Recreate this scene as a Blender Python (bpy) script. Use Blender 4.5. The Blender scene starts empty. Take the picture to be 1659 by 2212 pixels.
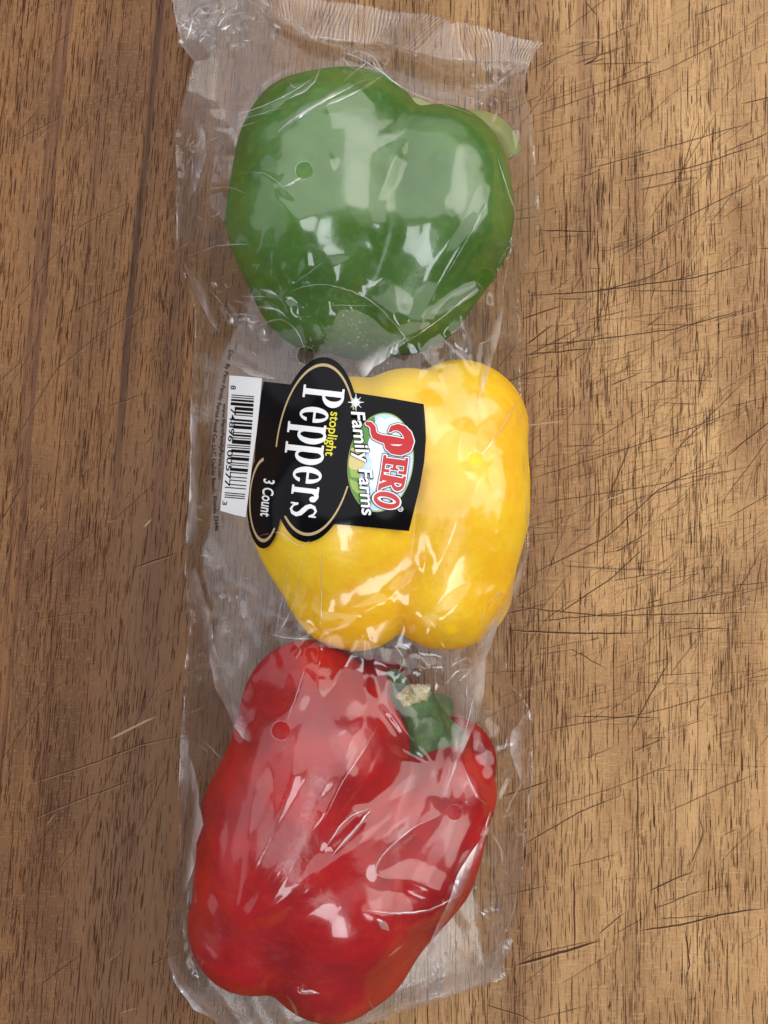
import bpy, bmesh, math, random
import numpy as np
from mathutils import Vector
from mathutils.geometry import delaunay_2d_cdt

random.seed(7)
rng = np.random.default_rng(11)
R = math.radians
sc = bpy.context.scene
col = sc.collection

# ------------------------------------------------------------------ camera
CAM_H = 0.42                      # metres above the board
FOV = R(43.5)
PW, PH = 1659.0, 2212.0           # the frame the traced coordinates refer to
KPX = math.tan(FOV / 2) / (PH / 2)
cam_d = bpy.data.cameras.new('camera')
cam_d.sensor_fit = 'VERTICAL'
cam_d.angle = FOV
cam_d.clip_start = 0.01
cam_d.clip_end = 50
cam = bpy.data.objects.new('camera', cam_d)
cam.location = (0, 0, CAM_H)
col.objects.link(cam)
sc.camera = cam

# ------------------------------------------------------------------ world + lamps (an indoor, window-lit kitchen)
w = bpy.data.worlds.new('World'); sc.world = w
w.use_nodes = True
bg = w.node_tree.nodes['Background']
bg.inputs[0].default_value = (0.90, 0.84, 1.0, 1)
bg.inputs[1].default_value = 0.12


def lamp(name, loc, target, sx, sy, radiance, color=(1, 1, 1), shape='RECTANGLE'):
    d = bpy.data.lights.new(name, 'AREA')
    d.shape = shape; d.size = sx; d.size_y = sy
    d.energy = radiance * math.pi * sx * sy
    d.color = color
    o = bpy.data.objects.new(name, d)
    o.location = loc
    v = Vector(target) - Vector(loc)
    o.rotation_euler = v.to_track_quat('-Z', 'Y').to_euler()
    col.objects.link(o)
    return o


lamp('window_light', (0.06, -0.86, 1.40), (0, 0, 0.03), 0.44, 0.86, 5.8, (0.93, 0.97, 1.0))
lamp('ceiling_light', (-0.25, 1.72, 2.0), (-0.25, 1.62, 0), 5.2, 4.3, 1.02, (0.98, 0.99, 1.0), 'ELLIPSE')
lamp('back_wall_light', (0.0, 3.6, 0.95), (0, 0, 0.5), 5.0, 1.8, 0.55, (1.0, 0.99, 0.97), 'ELLIPSE')
lamp('side_wall_light', (-2.1, 0.1, 0.75), (0, 0, 0.1), 3.6, 1.5, 0.52, (0.94, 0.94, 1.0), 'ELLIPSE')  # unseen pale wall on the left, added as a lamp for the film's veil
lamp('right_side_light', (1.30, 0.45, 1.0), (0.05, 0, 0.0), 2.1, 1.4, 1.75, (1.0, 0.965, 0.90), 'ELLIPSE')  # unseen soft lamp added to brighten the scene from the right

sc.view_settings.view_transform = 'Standard'
sc.view_settings.look = 'None'
sc.view_settings.exposure = 0.20
sc.view_settings.gamma = 1.0
sc.render.engine = 'CYCLES'
sc.cycles.transparent_max_bounces = 40
sc.cycles.max_bounces = 8
sc.cycles.use_denoising = True
sc.cycles.sample_clamp_indirect = 6.0


# ------------------------------------------------------------------ helpers
def W(px, py, z):
    s = KPX * (CAM_H - z)
    return np.array([(px - PW / 2) * s, (PH / 2 - py) * s, z])


def thing(name, label, cat, loc=(0, 0, 0), group=None):
    o = bpy.data.objects.new(name, None)
    o.empty_display_size = 0.01
    o.location = loc
    col.objects.link(o)
    o['label'] = label; o['category'] = cat
    if group: o['group'] = group
    return o


def link(name, me, mat, parent=None, smooth=True):
    o = bpy.data.objects.new(name, me)
    col.objects.link(o)
    if mat is not None: me.materials.append(mat)
    if smooth:
        me.polygons.foreach_set('use_smooth', [True] * len(me.polygons))
    if parent is not None:
        o.parent = parent
        o.matrix_parent_inverse = parent.matrix_basis.inverted()
    return o


def mesh_from(name, verts, faces):
    me = bpy.data.meshes.new(name)
    me.from_pydata([tuple(v) for v in verts], [], [tuple(f) for f in faces])
    me.update()
    return me


class NT:
    """tiny node-tree builder"""
    def __init__(self, name):
        self.m = bpy.data.materials.new(name); self.m.use_nodes = True
        self.t = self.m.node_tree
        self.t.nodes.clear()
        self.out = self.n('ShaderNodeOutputMaterial')

    def n(self, kind, **kw):
        x = self.t.nodes.new(kind)
        for k, v in kw.items(): setattr(x, k, v)
        return x

    def l(self, a, b): self.t.links.new(a, b)

    def val(self, sock, v):
        if hasattr(v, 'is_output'): self.l(v, sock)
        else: sock.default_value = v

    def math(self, op, a, b=0.0, c=0.0, clamp=False):
        x = self.n('ShaderNodeMath', operation=op, use_clamp=clamp)
        self.val(x.inputs[0], a); self.val(x.inputs[1], b); self.val(x.inputs[2], c)
        return x.outputs[0]

    def smooth(self, v, a, b, lo=0.0, hi=1.0):
        x = self.n('ShaderNodeMapRange', interpolation_type='SMOOTHSTEP')
        self.val(x.inputs[0], v)
        for i, q in enumerate((a, b, lo, hi)): x.inputs[1 + i].default_value = q
        return x.outputs[0]

    def mix(self, f, a, b, kind='MIX'):
        x = self.n('ShaderNodeMix', data_type='RGBA', blend_type=kind)
        self.val(x.inputs[0], f)
        for s, v in ((x.inputs[6], a), (x.inputs[7], b)):
            if hasattr(v, 'is_output'): self.l(v, s)
            else: s.default_value = (*v[:3], 1)
        return x.outputs[2]

    def noise(self, vec, scale, detail=3.0, rough=0.5, dist=0.0):
        x = self.n('ShaderNodeTexNoise')
        self.l(vec, x.inputs['Vector'])
        x.inputs['Scale'].default_value = scale
        x.inputs['Detail'].default_value = detail
        x.inputs['Roughness'].default_value = rough
        x.inputs['Distortion'].default_value = dist
        return x.outputs['Fac']

    def scaled(self, vec, sx, sy, sz):
        x = self.n('ShaderNodeMapping')
        self.l(vec, x.inputs[0])
        x.inputs['Scale'].default_value = (sx, sy, sz)
        return x.outputs[0]

    def coord(self): return self.n('ShaderNodeTexCoord').outputs['Object']

    def bump(self, h, strength, dist, normal=None):
        x = self.n('ShaderNodeBump')
        x.inputs['Strength'].default_value = strength
        x.inputs['Distance'].default_value = dist
        self.l(h, x.inputs['Height'])
        if normal is not None: self.l(normal, x.inputs['Normal'])
        return x.outputs[0]


def principled(name, color, rough=0.5, spec=0.5):
    q = NT(name)
    p = q.n('ShaderNodeBsdfPrincipled')
    p.inputs['Base Color'].default_value = (*color, 1)
    p.inputs['Roughness'].default_value = rough
    p.inputs['Specular IOR Level'].default_value = spec
    c = q.coord()
    nz = q.noise(c, 900, 3)
    q.l(q.mix(q.math('MULTIPLY', nz, 0.25), color, tuple(v * 0.7 for v in color)), p.inputs['Base Color'])
    q.l(p.outputs[0], q.out.inputs[0])
    return q.m


# ------------------------------------------------------------------ wood material
def wood_tilt(x):
    t = np.clip((x + 0.05) / 0.06, 0, 1)
    return 0.095 * (1 - t * t * (3 - 2 * t))


def make_wood():
    q = NT('cutting_board_wood')
    c = q.coord()
    sep = q.n('ShaderNodeSeparateXYZ'); q.l(c, sep.inputs[0])
    x, y = sep.outputs[0], sep.outputs[1]
    tilt = q.smooth(x, -0.05, 0.01, 0.095, 0.0)
    low = q.noise(q.scaled(c, 9, 5, 1), 1.0, 2)
    xp = q.math('SUBTRACT', x, q.math('MULTIPLY', tilt, y))
    xp = q.math('ADD', xp, q.math('MULTIPLY', q.math('SUBTRACT', low, 0.5), 0.006))
    comb = q.n('ShaderNodeCombineXYZ'); q.l(xp, comb.inputs[0]); q.l(y, comb.inputs[1])
    g = comb.outputs[0]
    bands = q.noise(q.scaled(g, 55, 1.6, 1), 1.0, 3, 0.55)
    fibre = q.noise(q.scaled(g, 900, 26, 1), 1.0, 4, 0.6)
    fine = q.noise(q.scaled(g, 2600, 120, 1), 1.0, 2, 0.6)
    blot = q.noise(q.scaled(c, 28, 16, 1), 1.0, 4, 0.6)
    light = q.mix(q.smooth(x, -0.07, 0.08), (0.270, 0.120, 0.038), (0.59, 0.352, 0.150))
    dark = q.mix(q.smooth(x, -0.07, 0.07), (0.095, 0.036, 0.011), (0.30, 0.150, 0.055))
    pat = q.noise(q.scaled(c, 17, 12, 1), 1.0, 3, 0.6, 0.8)
    colr = q.mix(q.math('ADD', q.smooth(bands, 0.36, 0.64, 0.0, 0.52), q.smooth(pat, 0.38, 0.60, 0.0, 0.48)), dark, light)
    colr = q.mix(q.math('MULTIPLY', q.smooth(fibre, 0.42, 0.72), 0.55), colr, dark)
    colr = q.mix(q.math('MULTIPLY', q.smooth(fine, 0.55, 0.75), 0.45), colr, (0.20, 0.095, 0.04))
    colr = q.mix(q.math('MULTIPLY', q.smooth(blot, 0.46, 0.72), 0.45), colr, (0.17, 0.085, 0.036))
    grit = q.noise(q.scaled(c, 1, .55, 1), 1500, 3, 0.65)
    colr = q.mix(q.math('MULTIPLY', q.smooth(grit, 0.52, 0.70), 0.40), colr, (0.15, 0.07, 0.028))
    colr = q.mix(q.math('MULTIPLY', q.smooth(grit, 0.50, 0.32), 0.16), colr, (0.50, 0.30, 0.13))
    # fuzzy cross-cut wear where the board has been scrubbed and chopped on
    hatch = q.n('ShaderNodeMapping'); q.l(c, hatch.inputs[0])
    hatch.inputs['Rotation'].default_value = (0, 0, R(-35)); hatch.inputs['Scale'].default_value = (160, 1500, 1)
    hn = q.noise(hatch.outputs[0], 1.0, 2, 0.5)
    colr = q.mix(q.math('MULTIPLY', q.math('MULTIPLY', q.smooth(hn, 0.56, 0.74), q.smooth(x, -0.06, 0.06, 0.25, 1.0)), 0.42), colr, (0.55, 0.37, 0.19))

    def streak(pos, wid, soft, amt, tint, src, y0=None, y1=None):
        d = q.math('ABSOLUTE', q.math('SUBTRACT', xp, pos))
        jit = q.noise(q.scaled(g, 700, 30, 1), 1.0, 2)
        d = q.math('ADD', d, q.math('MULTIPLY', q.math('SUBTRACT', jit, 0.5), wid * 1.6))
        m = q.smooth(d, wid, wid + soft, amt, 0.0)
        if y0 is not None: m = q.math('MULTIPLY', m, q.smooth(y, y0, y1))
        return q.mix(m, src, tint)
    colr = streak(-0.0886, 0.0005, 0.0011, 0.97, (0.034, 0.012, 0.006), colr, -0.03, 0.05)
    colr = streak(-0.0872, 0.0012, 0.004, 0.50, (0.105, 0.042, 0.015), colr, -0.2, 0.06)
    colr = streak(-0.0700, 0.012, 0.012, 0.78, (0.150, 0.072, 0.032), colr, 0.06, -0.03)  # dark wood band, deepened to paint in the shade left of the bag
    colr = streak(-0.0735, 0.0015, 0.003, 0.55, (0.105, 0.045, 0.024), colr, -0.3, 0.1)
    colr = streak(-0.1178, 0.0004, 0.0007, 0.75, (0.085, 0.030, 0.012), colr)
    colr = streak(-0.1190, 0.0008, 0.0012, 0.45, (0.135, 0.052, 0.022), colr)
    colr = streak(-0.1210, 0.0003, 0.0008, 0.7, (0.10, 0.038, 0.016), colr)
    colr = streak(-0.1045, 0.0004, 0.0012, 0.4, (0.11, 0.045, 0.018), colr)
    colr = streak(0.0655, 0.0006, 0.004, 0.5, (0.17, 0.075, 0.035), colr, -0.15, 0.1)
    colr = streak(0.0470, 0.003, 0.010, 0.28, (0.20, 0.10, 0.045), colr)
    b2 = q.noise(q.scaled(g, 130, 7, 1), 1.0, 3, 0.6)
    colr = q.mix(q.math('MULTIPLY', q.smooth(b2, 0.54, 0.70), 0.36), colr, (0.16, 0.072, 0.028))
    colr = q.mix(q.math('MULTIPLY', q.smooth(b2, 0.44, 0.30), 0.30), colr, light)
    p = q.n('ShaderNodeBsdfPrincipled')
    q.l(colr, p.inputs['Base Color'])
    q.l(q.smooth(fibre, 0.2, 0.8, 0.42, 0.62), p.inputs['Roughness'])
    p.inputs['Specular IOR Level'].default_value = 0.32
    h = q.math('ADD', q.math('MULTIPLY', fibre, 0.7), q.math('MULTIPLY', hn, 0.6))
    h = q.math('ADD', q.math('ADD', h, q.math('MULTIPLY', blot, 0.8)), q.math('MULTIPLY', grit, 0.5))
    q.l(q.bump(h, 0.55, 0.0006), p.inputs['Normal'])
    q.l(p.outputs[0], q.out.inputs[0])
    return q.m


def make_mark():
    """dark marks with soft, per-mark strength (colour attribute 'tone': r = opacity, g = paleness)"""
    q = NT('wood_mark')
    a = q.n('ShaderNodeAttribute', attribute_name='tone')
    s = q.n('ShaderNodeSeparateColor'); q.l(a.outputs['Color'], s.inputs[0])
    c = q.mix(s.outputs[1], (0.070, 0.024, 0.010), (0.62, 0.45, 0.27))
    p = q.n('ShaderNodeBsdfPrincipled')
    q.l(c, p.inputs['Base Color']); p.inputs['Roughness'].default_value = 0.7
    p.inputs['Specular IOR Level'].default_value = 0.15
    t = q.n('ShaderNodeBsdfTransparent')
    m = q.n('ShaderNodeMixShader')
    q.l(s.outputs[0], m.inputs[0]); q.l(t.outputs[0], m.inputs[1]); q.l(p.outputs[0], m.inputs[2])
    q.l(m.outputs[0], q.out.inputs[0])
    return q.m


M_WOOD, M_MARK = make_wood(), make_mark()

# ------------------------------------------------------------------ cutting board
bm = bmesh.new()
bmesh.ops.create_cube(bm, size=1)
for v in bm.verts:
    v.co = Vector((v.co.x * 0.86, v.co.y * 1.04, v.co.z * 0.028 - 0.014))
bmesh.ops.bevel(bm, geom=bm.edges[:], offset=0.004, segments=3, affect='EDGES')
me = bpy.data.meshes.new('cutting_board'); bm.to_mesh(me); bm.free()
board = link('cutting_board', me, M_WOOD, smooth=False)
board['label'] = 'knife-scarred brown wooden cutting board filling the view under the bag'
board['category'] = 'cutting board'


class Marks:
    def __init__(self): self.v, self.f, self.c = [], [], []

    def stroke(self, pts, width, op, pale=0.0, z=0.00005, taper=(0.15, 0.25)):
        pts = np.array(pts, float)
        d = np.gradient(pts, axis=0); d /= (np.linalg.norm(d, axis=1)[:, None] + 1e-12)
        nrm = np.stack([-d[:, 1], d[:, 0]], 1)
        t = np.linspace(0, 1, len(pts))
        wv = width * np.minimum(1, np.minimum((t + 0.02) / taper[0], (1.02 - t) / taper[1]))
        b = len(self.v)
        for i in range(len(pts)):
            for s in (-0.5, 0.5):
                q = pts[i] + nrm[i] * wv[i] * s
                self.v.append((q[0], q[1], z)); self.c.append((op, pale, 0, 1))
        for i in range(len(pts) - 1):
            a = b + 2 * i
            self.f.append((a + 1, a, a + 2, a + 3))

    def build(self, name, parent):
        m_ = mesh_from(name, self.v, self.f)
        at = m_.color_attributes.new('tone', 'FLOAT_COLOR', 'POINT')
        at.data.foreach_set('color', np.array(self.c, np.float32).ravel())
        # faces must look up
        o = link(name, m_, M_MARK, parent, smooth=False)
        o['kind'] = 'stuff'
        return o


PX0 = KPX * CAM_H                   # one traced pixel on the board
pores = Marks()
for k in range(60000):
    x = rng.uniform(-0.175, 0.175); y = rng.uniform(-0.222, 0.222)
    left = x < -0.03
    dens = 0.55 + 0.45 * math.sin(x * 190 + 2.0 * math.sin(y * 21) + 1.1 * math.sin(x * 61))
    if rng.random() > 0.30 + 0.7 * dens: continue
    tl = float(wood_tilt(x))
    if left:
        L = rng.gamma(2.2, 11) + 10; wd = rng.uniform(0.8, 2.3)
    else:
        L = rng.gamma(1.8, 16) + 10; wd = rng.uniform(0.7, 2.0)
    L = min(L, 170) * PX0; wd *= PX0
    tl += rng.normal(0, 0.018)
    n = 5
    s = np.linspace(-0.5, 0.5, n) * L
    wob = rng.normal(0, 0.18, n) * PX0
    pores.stroke(np.stack([x + tl * s + wob, y + s], 1), wd, float(np.clip(rng.beta(1.5, 1.9), 0.08, 0.95)), z=0.00003 + 0.00001 * (k % 3))
# long open vessels
for k in range(190):
    x = rng.uniform(-0.14, 0.14); y = rng.uniform(-0.18, 0.18)
    L = rng.uniform(120, 420) * PX0
    n = 16
    s = np.linspace(-0.5, 0.5, n) * L
    tl = wood_tilt(x)
    wob = np.cumsum(rng.normal(0, 0.5, n)) * PX0
    pores.stroke(np.stack([x + tl * s + wob, y + s], 1), rng.uniform(0.9, 2.0) * PX0, rng.uniform(0.35, 0.85), z=0.00006)
pores.build('wood_grain', board)

scr = Marks()


def px_stroke(pts, wd, op, pale=0.0, n=None, jit=0.5, z=0.00008):
    pts = np.array(pts, float)
    seg = np.r_[0, np.cumsum(np.linalg.norm(np.diff(pts, axis=0), axis=1))]
    n = n or max(5, int(seg[-1] / 14))
    t = np.linspace(0, seg[-1], n)
    q = np.stack([np.interp(t, seg, pts[:, i]) for i in (0, 1)], 1) + rng.normal(0, jit, (n, 2))
    scr.stroke([W(a, b, 0)[:2] for a, b in q], wd * PX0, op, pale, z)
    if pale == 0 and wd > 1.5:
        scr.stroke([W(a + .2, b + wd * .75, 0)[:2] for a, b in q], wd * .6 * PX0, op * .45, 1.0, z - .00002)  # pale stroke paints a lit edge beside the cut


# traced knife cuts (frame pixels)
for pts, wd, op in [
    ([(1293, 38), (1292, 122)], 5, .95), ([(1293, 122), (1262, 142)], 4, .85), ([(1262, 140), (1310, 125)], 3, .8),
    ([(1262, 0), (1292, 36)], 3, .8), ([(1294, 360), (1290, 480)], 3.5, .9), ([(1291, 490), (1293, 620), (1290, 735)], 4, .95),
    ([(1168, 498), (1293, 501)], 3.5, .9), ([(1224, 430), (1222, 560)], 6, .8), ([(1124, 640), (1260, 632), (1500, 600), (1659, 560)], 3.2, .9),
    ([(1124, 690), (1215, 660)], 3.5, .85), ([(1124, 750), (1290, 733), (1460, 710), (1659, 655)], 3, .8), ([(1130, 767), (1290, 752)], 3.5, .85),
    ([(1290, 632), (1400, 600), (1480, 560)], 3, .8), ([(1124, 262), (1280, 205), (1440, 150), (1659, 40)], 2.4, .7),
    ([(1120, 160), (1250, 105), (1400, 40)], 2.2, .65), ([(1250, 370), (1400, 330), (1659, 255)], 2.6, .75), ([(1330, 395), (1500, 360), (1659, 305)], 3, .8),
    ([(1330, 560), (1480, 470), (1659, 380)], 2.6, .75), ([(1150, 230), (1330, 170), (1450, 110)], 2, .6),
    ([(1130, 1040), (1300, 985), (1480, 930), (1659, 860)], 2.5, .75), ([(1150, 1090), (1400, 1050), (1659, 1000)], 2.4, .7),
    ([(1104, 1362), (1240, 1368), (1400, 1367)], 4, .9), ([(1104, 1310), (1300, 1330), (1659, 1322)], 3, .85), ([(1130, 1345), (1330, 1325), (1659, 1265)], 2.5, .8),
    ([(1130, 1250), (1310, 1160), (1420, 1060), (1560, 980)], 3, .8), ([(1200, 1330), (1320, 1250), (1405, 1170)], 3, .85), ([(1230, 1400), (1310, 1445)], 3, .7),
    ([(1120, 1830), (1260, 1750), (1350, 1715)], 2.8, .85), ([(1150, 1585), (1240, 1565), (1400, 1540), (1659, 1470)], 2.4, .7),
    ([(1236, 1547), (1430, 1550)], 3, .85), ([(1170, 1750), (1330, 1700), (1480, 1640)], 2.2, .65), ([(1440, 1755), (1560, 1700), (1640, 1670)], 2.4, .7),
    ([(1115, 2085), (1160, 2072), (1220, 2055), (1300, 2030)], 6.5, .95), ([(1118, 2082), (1150, 2060), (1290, 2030)], 2.4, .75), ([(1290, 2020), (1350, 1970)], 3, .85),
    ([(1380, 2010), (1470, 1998), (1560, 1975), (1659, 1960)], 4.5, .9), ([(1420, 1985), (1560, 1975)], 2.5, .75), ([(1400, 1925), (1500, 1880)], 3.6, .9), ([(1410, 1965), (1520, 1920)], 2.6, .8),
    ([(1050, 2170), (1130, 2195), (1160, 2212)], 3, .8), ([(1480, 2010), (1490, 2080), (1480, 2120)], 4.5, .85), ([(1240, 1880), (1242, 2060)], 4.5, .9),
    ([(1375, 1640), (1380, 1900)], 3, .8), ([(1490, 1870), (1520, 1800), (1510, 1760)], 3, .75),
    ([(30, 305), (140, 250)], 2.4, .7), ([(150, 300), (190, 260), (190, 245)], 2, .6), ([(190, 230), (270, 198)], 2, .6), ([(300, 425), (170, 490), (40, 640), (0, 700)], 2.2, .6),
    ([(330, 650), (205, 730), (120, 800), (0, 1010)], 2.4, .75), ([(0, 1130), (60, 1030)], 3.2, .85), ([(230, 880), (310, 850)], 2.5, .7),
    ([(70, 1690), (170, 1660), (300, 1610), (386, 1590)], 3, .85), ([(66, 1770), (190, 1720), (300, 1680)], 3, .8), ([(0, 1650), (110, 1480), (130, 1420)], 2.6, .75),
    ([(90, 1930), (170, 1820), (250, 1640), (330, 1500), (380, 1420)], 2.6, .7), ([(300, 1800), (370, 1640)], 2.6, .75), ([(60, 1340), (200, 1320)], 2, .6),
    ([(0, 1990), (50, 1950)], 2.2, .7), ([(380, 1195), (290, 1225)], 4, .8), ([(0, 870), (90, 720)], 2, .55),
]:
    px_stroke(pts, wd * 0.85, op * 0.8)
for k in range(820):
    x = rng.uniform(1080, 1700) if rng.random() < .9 else rng.uniform(-40, 420)
    y = rng.uniform(-60, 2280)
    if x > 1080 and rng.random() < 0.5: y = rng.normal(900, 420)
    if y > 1600 and rng.random() < .5: continue
    fam = rng.random()
    if fam < .45: ang = rng.normal(-17, 5)
    elif fam < .70: ang = rng.normal(-38, 7)
    elif fam < .84: ang = rng.normal(-3, 3)
    else: ang = rng.normal(-62, 10)
    L = rng.gamma(1.7, 40) + 18
    if x < 500: ang = rng.normal(-45, 14); L *= 0.8
    a = R(ang); n = max(4, int(L / 12))
    t = np.linspace(-.5, .5, n) * L
    bend = rng.normal(0, 0.00012) * t * t
    pts = np.stack([x + t * math.cos(a) - bend * math.sin(a), y + t * math.sin(a) + bend * math.cos(a)], 1)
    pale = 1.0 if rng.random() < .16 else 0.0
    px_stroke(pts, rng.uniform(0.7, 1.2) + rng.gamma(1.2, .5), rng.beta(1.3, 2.2) * .85 + .06 * (0.6 if pale else 1), pale, n=n, jit=.45, z=0.00009)
for k in range(1000):                # fine criss-cross where most of the chopping has been done
    x, y = rng.normal(1390, 170), rng.normal(1000, 330)
    if x < 1085: continue
    a = R(rng.choice([-17, -38, -4, 12, -62, 84], p=[.36, .24, .16, .08, .08, .08]) + rng.normal(0, 6)); L = rng.gamma(1.8, 26) + 12
    px_stroke([(x, y), (x + L * math.cos(a), y + L * math.sin(a))], rng.uniform(.6, 1.3), rng.uniform(.10, .45), n=max(4, int(L / 14)), jit=.4, z=0.00007)
scr.build('scratch_wear_lit_edge', board)

# ------------------------------------------------------------------ peppers: signed distance of smoothly joined lobes
def lobe(spheres):
    """chain of (px, py, z, r_px)"""
    out = []
    for px, py, z, r in spheres:
        out.append((W(px, py, z), r * KPX * (CAM_H - z)))
    return out


PEPPERS = {
    'green': dict(center=(790, 450, 0.037), k=0.0026, lobes=[
        [(694, 340, .044, 180), (696, 470, .044, 186), (706, 612, .038, 152)],
        [(752, 328, .041, 176), (752, 470, .043, 178)],
        [(948, 372, .044, 142), (930, 480, .043, 158), (866, 612, .038, 154)],
        [(790, 400, .026, 180), (800, 600, .027, 180)],
        [(930, 420, .025, 155), (860, 590, .026, 160)],
    ]),
    'yellow': dict(center=(860, 1120, 0.037), k=0.0014, lobes=[
        [(765, 985, .041, 172), (744, 1100, .044, 186), (766, 1264, .040, 143)],
        [(878, 952, .044, 156), (872, 965, .042, 140)],
        [(992, 930, .037, 150), (974, 1090, .044, 148), (962, 1258, .041, 145)],
        [(998, 940, .027, 140), (975, 1130, .027, 150)],
        [(740, 980, .025, 160), (770, 1150, .022, 145)],
    ]),
    'red': dict(center=(740, 1800, 0.034), k=0.0028, lobes=[
        [(662, 1512, .041, 126), (690, 1625, .046, 174), (632, 1810, .044, 186), (556, 1992, .040, 151)],
        [(735, 1810, .045, 150), (735, 1920, .044, 162), (712, 2052, .038, 150)],
        [(966, 1712, .040, 108), (880, 1850, .040, 132), (765, 2030, .034, 135)],
        [(800, 1515, .022, 100), (780, 1720, .025, 165)],
        [(975, 1650, .022, 100), (860, 1810, .025, 145)],
    ]),
}


def cone(p, a, ra, b, rb):
    ab = b - a
    t = np.clip(((p - a) @ ab) / (ab @ ab), 0, 1)
    d = np.linalg.norm(p - (a + t[:, None] * ab), axis=1)
    return d - (ra + (rb - ra) * t)


def pepper_sdf(p, spec):
    acc = None
    for ch in spec['L']:
        d = None
        for (a, ra), (b, rb) in zip(ch[:-1], ch[1:]):
            e = cone(p, a, ra, b, rb)
            if d is None: d = e
            else:
                k = 0.012
                h = np.maximum(k - np.abs(d - e), 0) / k
                d = np.minimum(d, e) - h * h * k * 0.25
        if acc is None: acc = d
        else:
            k = spec['k']
            h = np.maximum(k - np.abs(acc - d), 0) / k
            acc = np.minimum(acc, d) - h * h * k * 0.25
    return acc


def wob(p, s):
    return (np.sin(p[:, 0] * 95 + s) * np.sin(p[:, 1] * 80 + 1.7 * s) * np.sin(p[:, 2] * 100 + s * .3)
            + .5 * np.sin(p[:, 0] * 210 + p[:, 1] * 170 + s) * np.sin(p[:, 2] * 190 - p[:, 1] * 120))


def make_skin(name, dark, base, light, rough, seed):
    q = NT(name)
    c = q.coord()
    n1 = q.noise(c, 45 + seed, 3, 0.55)
    n2 = q.noise(c, 420, 3, 0.6)
    n3 = q.noise(c, 1900, 2, 0.6)
    cc = q.mix(q.smooth(n1, 0.30, 0.72), dark, base)
    cc = q.mix(q.math('MULTIPLY', q.smooth(n2, 0.45, 0.75), 0.30), cc, light)
    cc = q.mix(q.math('MULTIPLY', q.smooth(n3, 0.66, 0.78), 0.35), cc, light)
    p = q.n('ShaderNodeBsdfPrincipled')
    q.l(cc, p.inputs['Base Color'])
    p.inputs['Roughness'].default_value = rough
    p.inputs['Specular IOR Level'].default_value = 0.0
    p.inputs['Subsurface Weight'].default_value = 0.12
    p.inputs['Subsurface Radius'].default_value = (0.004, 0.002, 0.001)
    p.inputs['Subsurface Scale'].default_value = 0.6
    n4 = q.noise(c, 130, 2, 0.5)
    sp_ = q.n('ShaderNodeTexVoronoi'); q.l(c, sp_.inputs['Vector']); sp_.inputs['Scale'].default_value = 210
    q.l(q.mix(q.smooth(sp_.outputs['Distance'], 0.10, 0.045, 0.0, 0.55), cc, light), p.inputs['Base Color'])
    h = q.math('ADD', n2, q.math('MULTIPLY', n3, 0.5))
    nb = q.bump(h, 0.16, 0.0006, q.bump(n4, 0.22, 0.0022))
    q.l(nb, p.inputs['Normal'])
    gl = q.n('ShaderNodeBsdfGlossy'); gl.inputs['Roughness'].default_value = rough
    q.l(nb, gl.inputs['Normal'])
    lw = q.n('ShaderNodeLayerWeight'); lw.inputs['Blend'].default_value = .5
    f = q.math('MULTIPLY_ADD', q.math('POWER', lw.outputs['Facing'], 4.0), 0.08, 0.045)
    mx = q.n('ShaderNodeMixShader')
    q.l(f, mx.inputs[0]); q.l(p.outputs[0], mx.inputs[1]); q.l(gl.outputs[0], mx.inputs[2])
    q.l(mx.outputs[0], q.out.inputs[0])
    return q.m


SKIN = {
    'green': make_skin('green_pepper_skin', (0.044, 0.122, 0.012), (0.076, 0.188, 0.024), (0.13, 0.25, 0.045), 0.24, 1),
    'yellow': make_skin('yellow_pepper_skin', (0.90, 0.47, 0.003), (0.96, 0.63, 0.012), (0.97, 0.74, 0.06), 0.30, 4),
    'red': make_skin('red_pepper_skin', (0.27, 0.003, 0.004), (0.45, 0.006, 0.006), (0.52, 0.022, 0.012), 0.22, 9),
}
LAB = {
    'green': 'glossy green bell pepper at the top of the bag',
    'yellow': 'yellow bell pepper under the printed label in the middle of the bag',
    'red': 'long red bell pepper with a green stem at the bottom of the bag',
}
PEP = {}
for s, (name, sp) in enumerate(PEPPERS.items()):
    sp['L'] = [lobe(ch) for ch in sp['lobes']]
    c = W(*sp['center'])
    b = bmesh.new()
    bmesh.ops.create_icosphere(b, subdivisions=6, radius=1)
    b.verts.ensure_lookup_table()
    D = np.array([v.co[:] for v in b.verts])
    D /= np.linalg.norm(D, axis=1)[:, None]
    t = np.full(len(D), 0.085)
    for it in range(60):
        t -= 0.8 * pepper_sdf(c + D * t[:, None], sp)
        t = np.clip(t, 0.002, 0.09)
    P = c + D * t[:, None]
    P = P + D * (0.00035 * wob(P, s * 2.1))[:, None]
    P[:, 2] = np.maximum(P[:, 2], 0.0009)
    base = np.array([c[0], c[1], 0.0])
    root = thing('bell_pepper', LAB[name], 'bell pepper', tuple(base), 'peppers packed in the clear bag')
    faces = [[v.index for v in f.verts] for f in b.faces]
    b.free()
    body = link('body', mesh_from('pepper_body', P - base, faces), SKIN[name], None)
    body.parent = root
    PEP[name] = (root, base)

# stems
def make_stem_mat():
    q = NT('pepper_stem')
    c = q.coord()
    n = q.noise(c, 260, 4, .6)
    n2 = q.noise(c, 1400, 3, .6)
    cc = q.mix(q.smooth(n, .3, .7), (0.035, 0.085, 0.018), (0.078, 0.155, 0.04))
    cc = q.mix(q.math('MULTIPLY', q.smooth(n2, .55, .75), .4), cc, (0.25, 0.33, 0.11))
    p = q.n('ShaderNodeBsdfPrincipled'); q.l(cc, p.inputs['Base Color'])
    p.inputs['Roughness'].default_value = .45
    q.l(q.bump(n2, .4, .0006), p.inputs['Normal'])
    q.l(p.outputs[0], q.out.inputs[0]); return q.m


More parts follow.
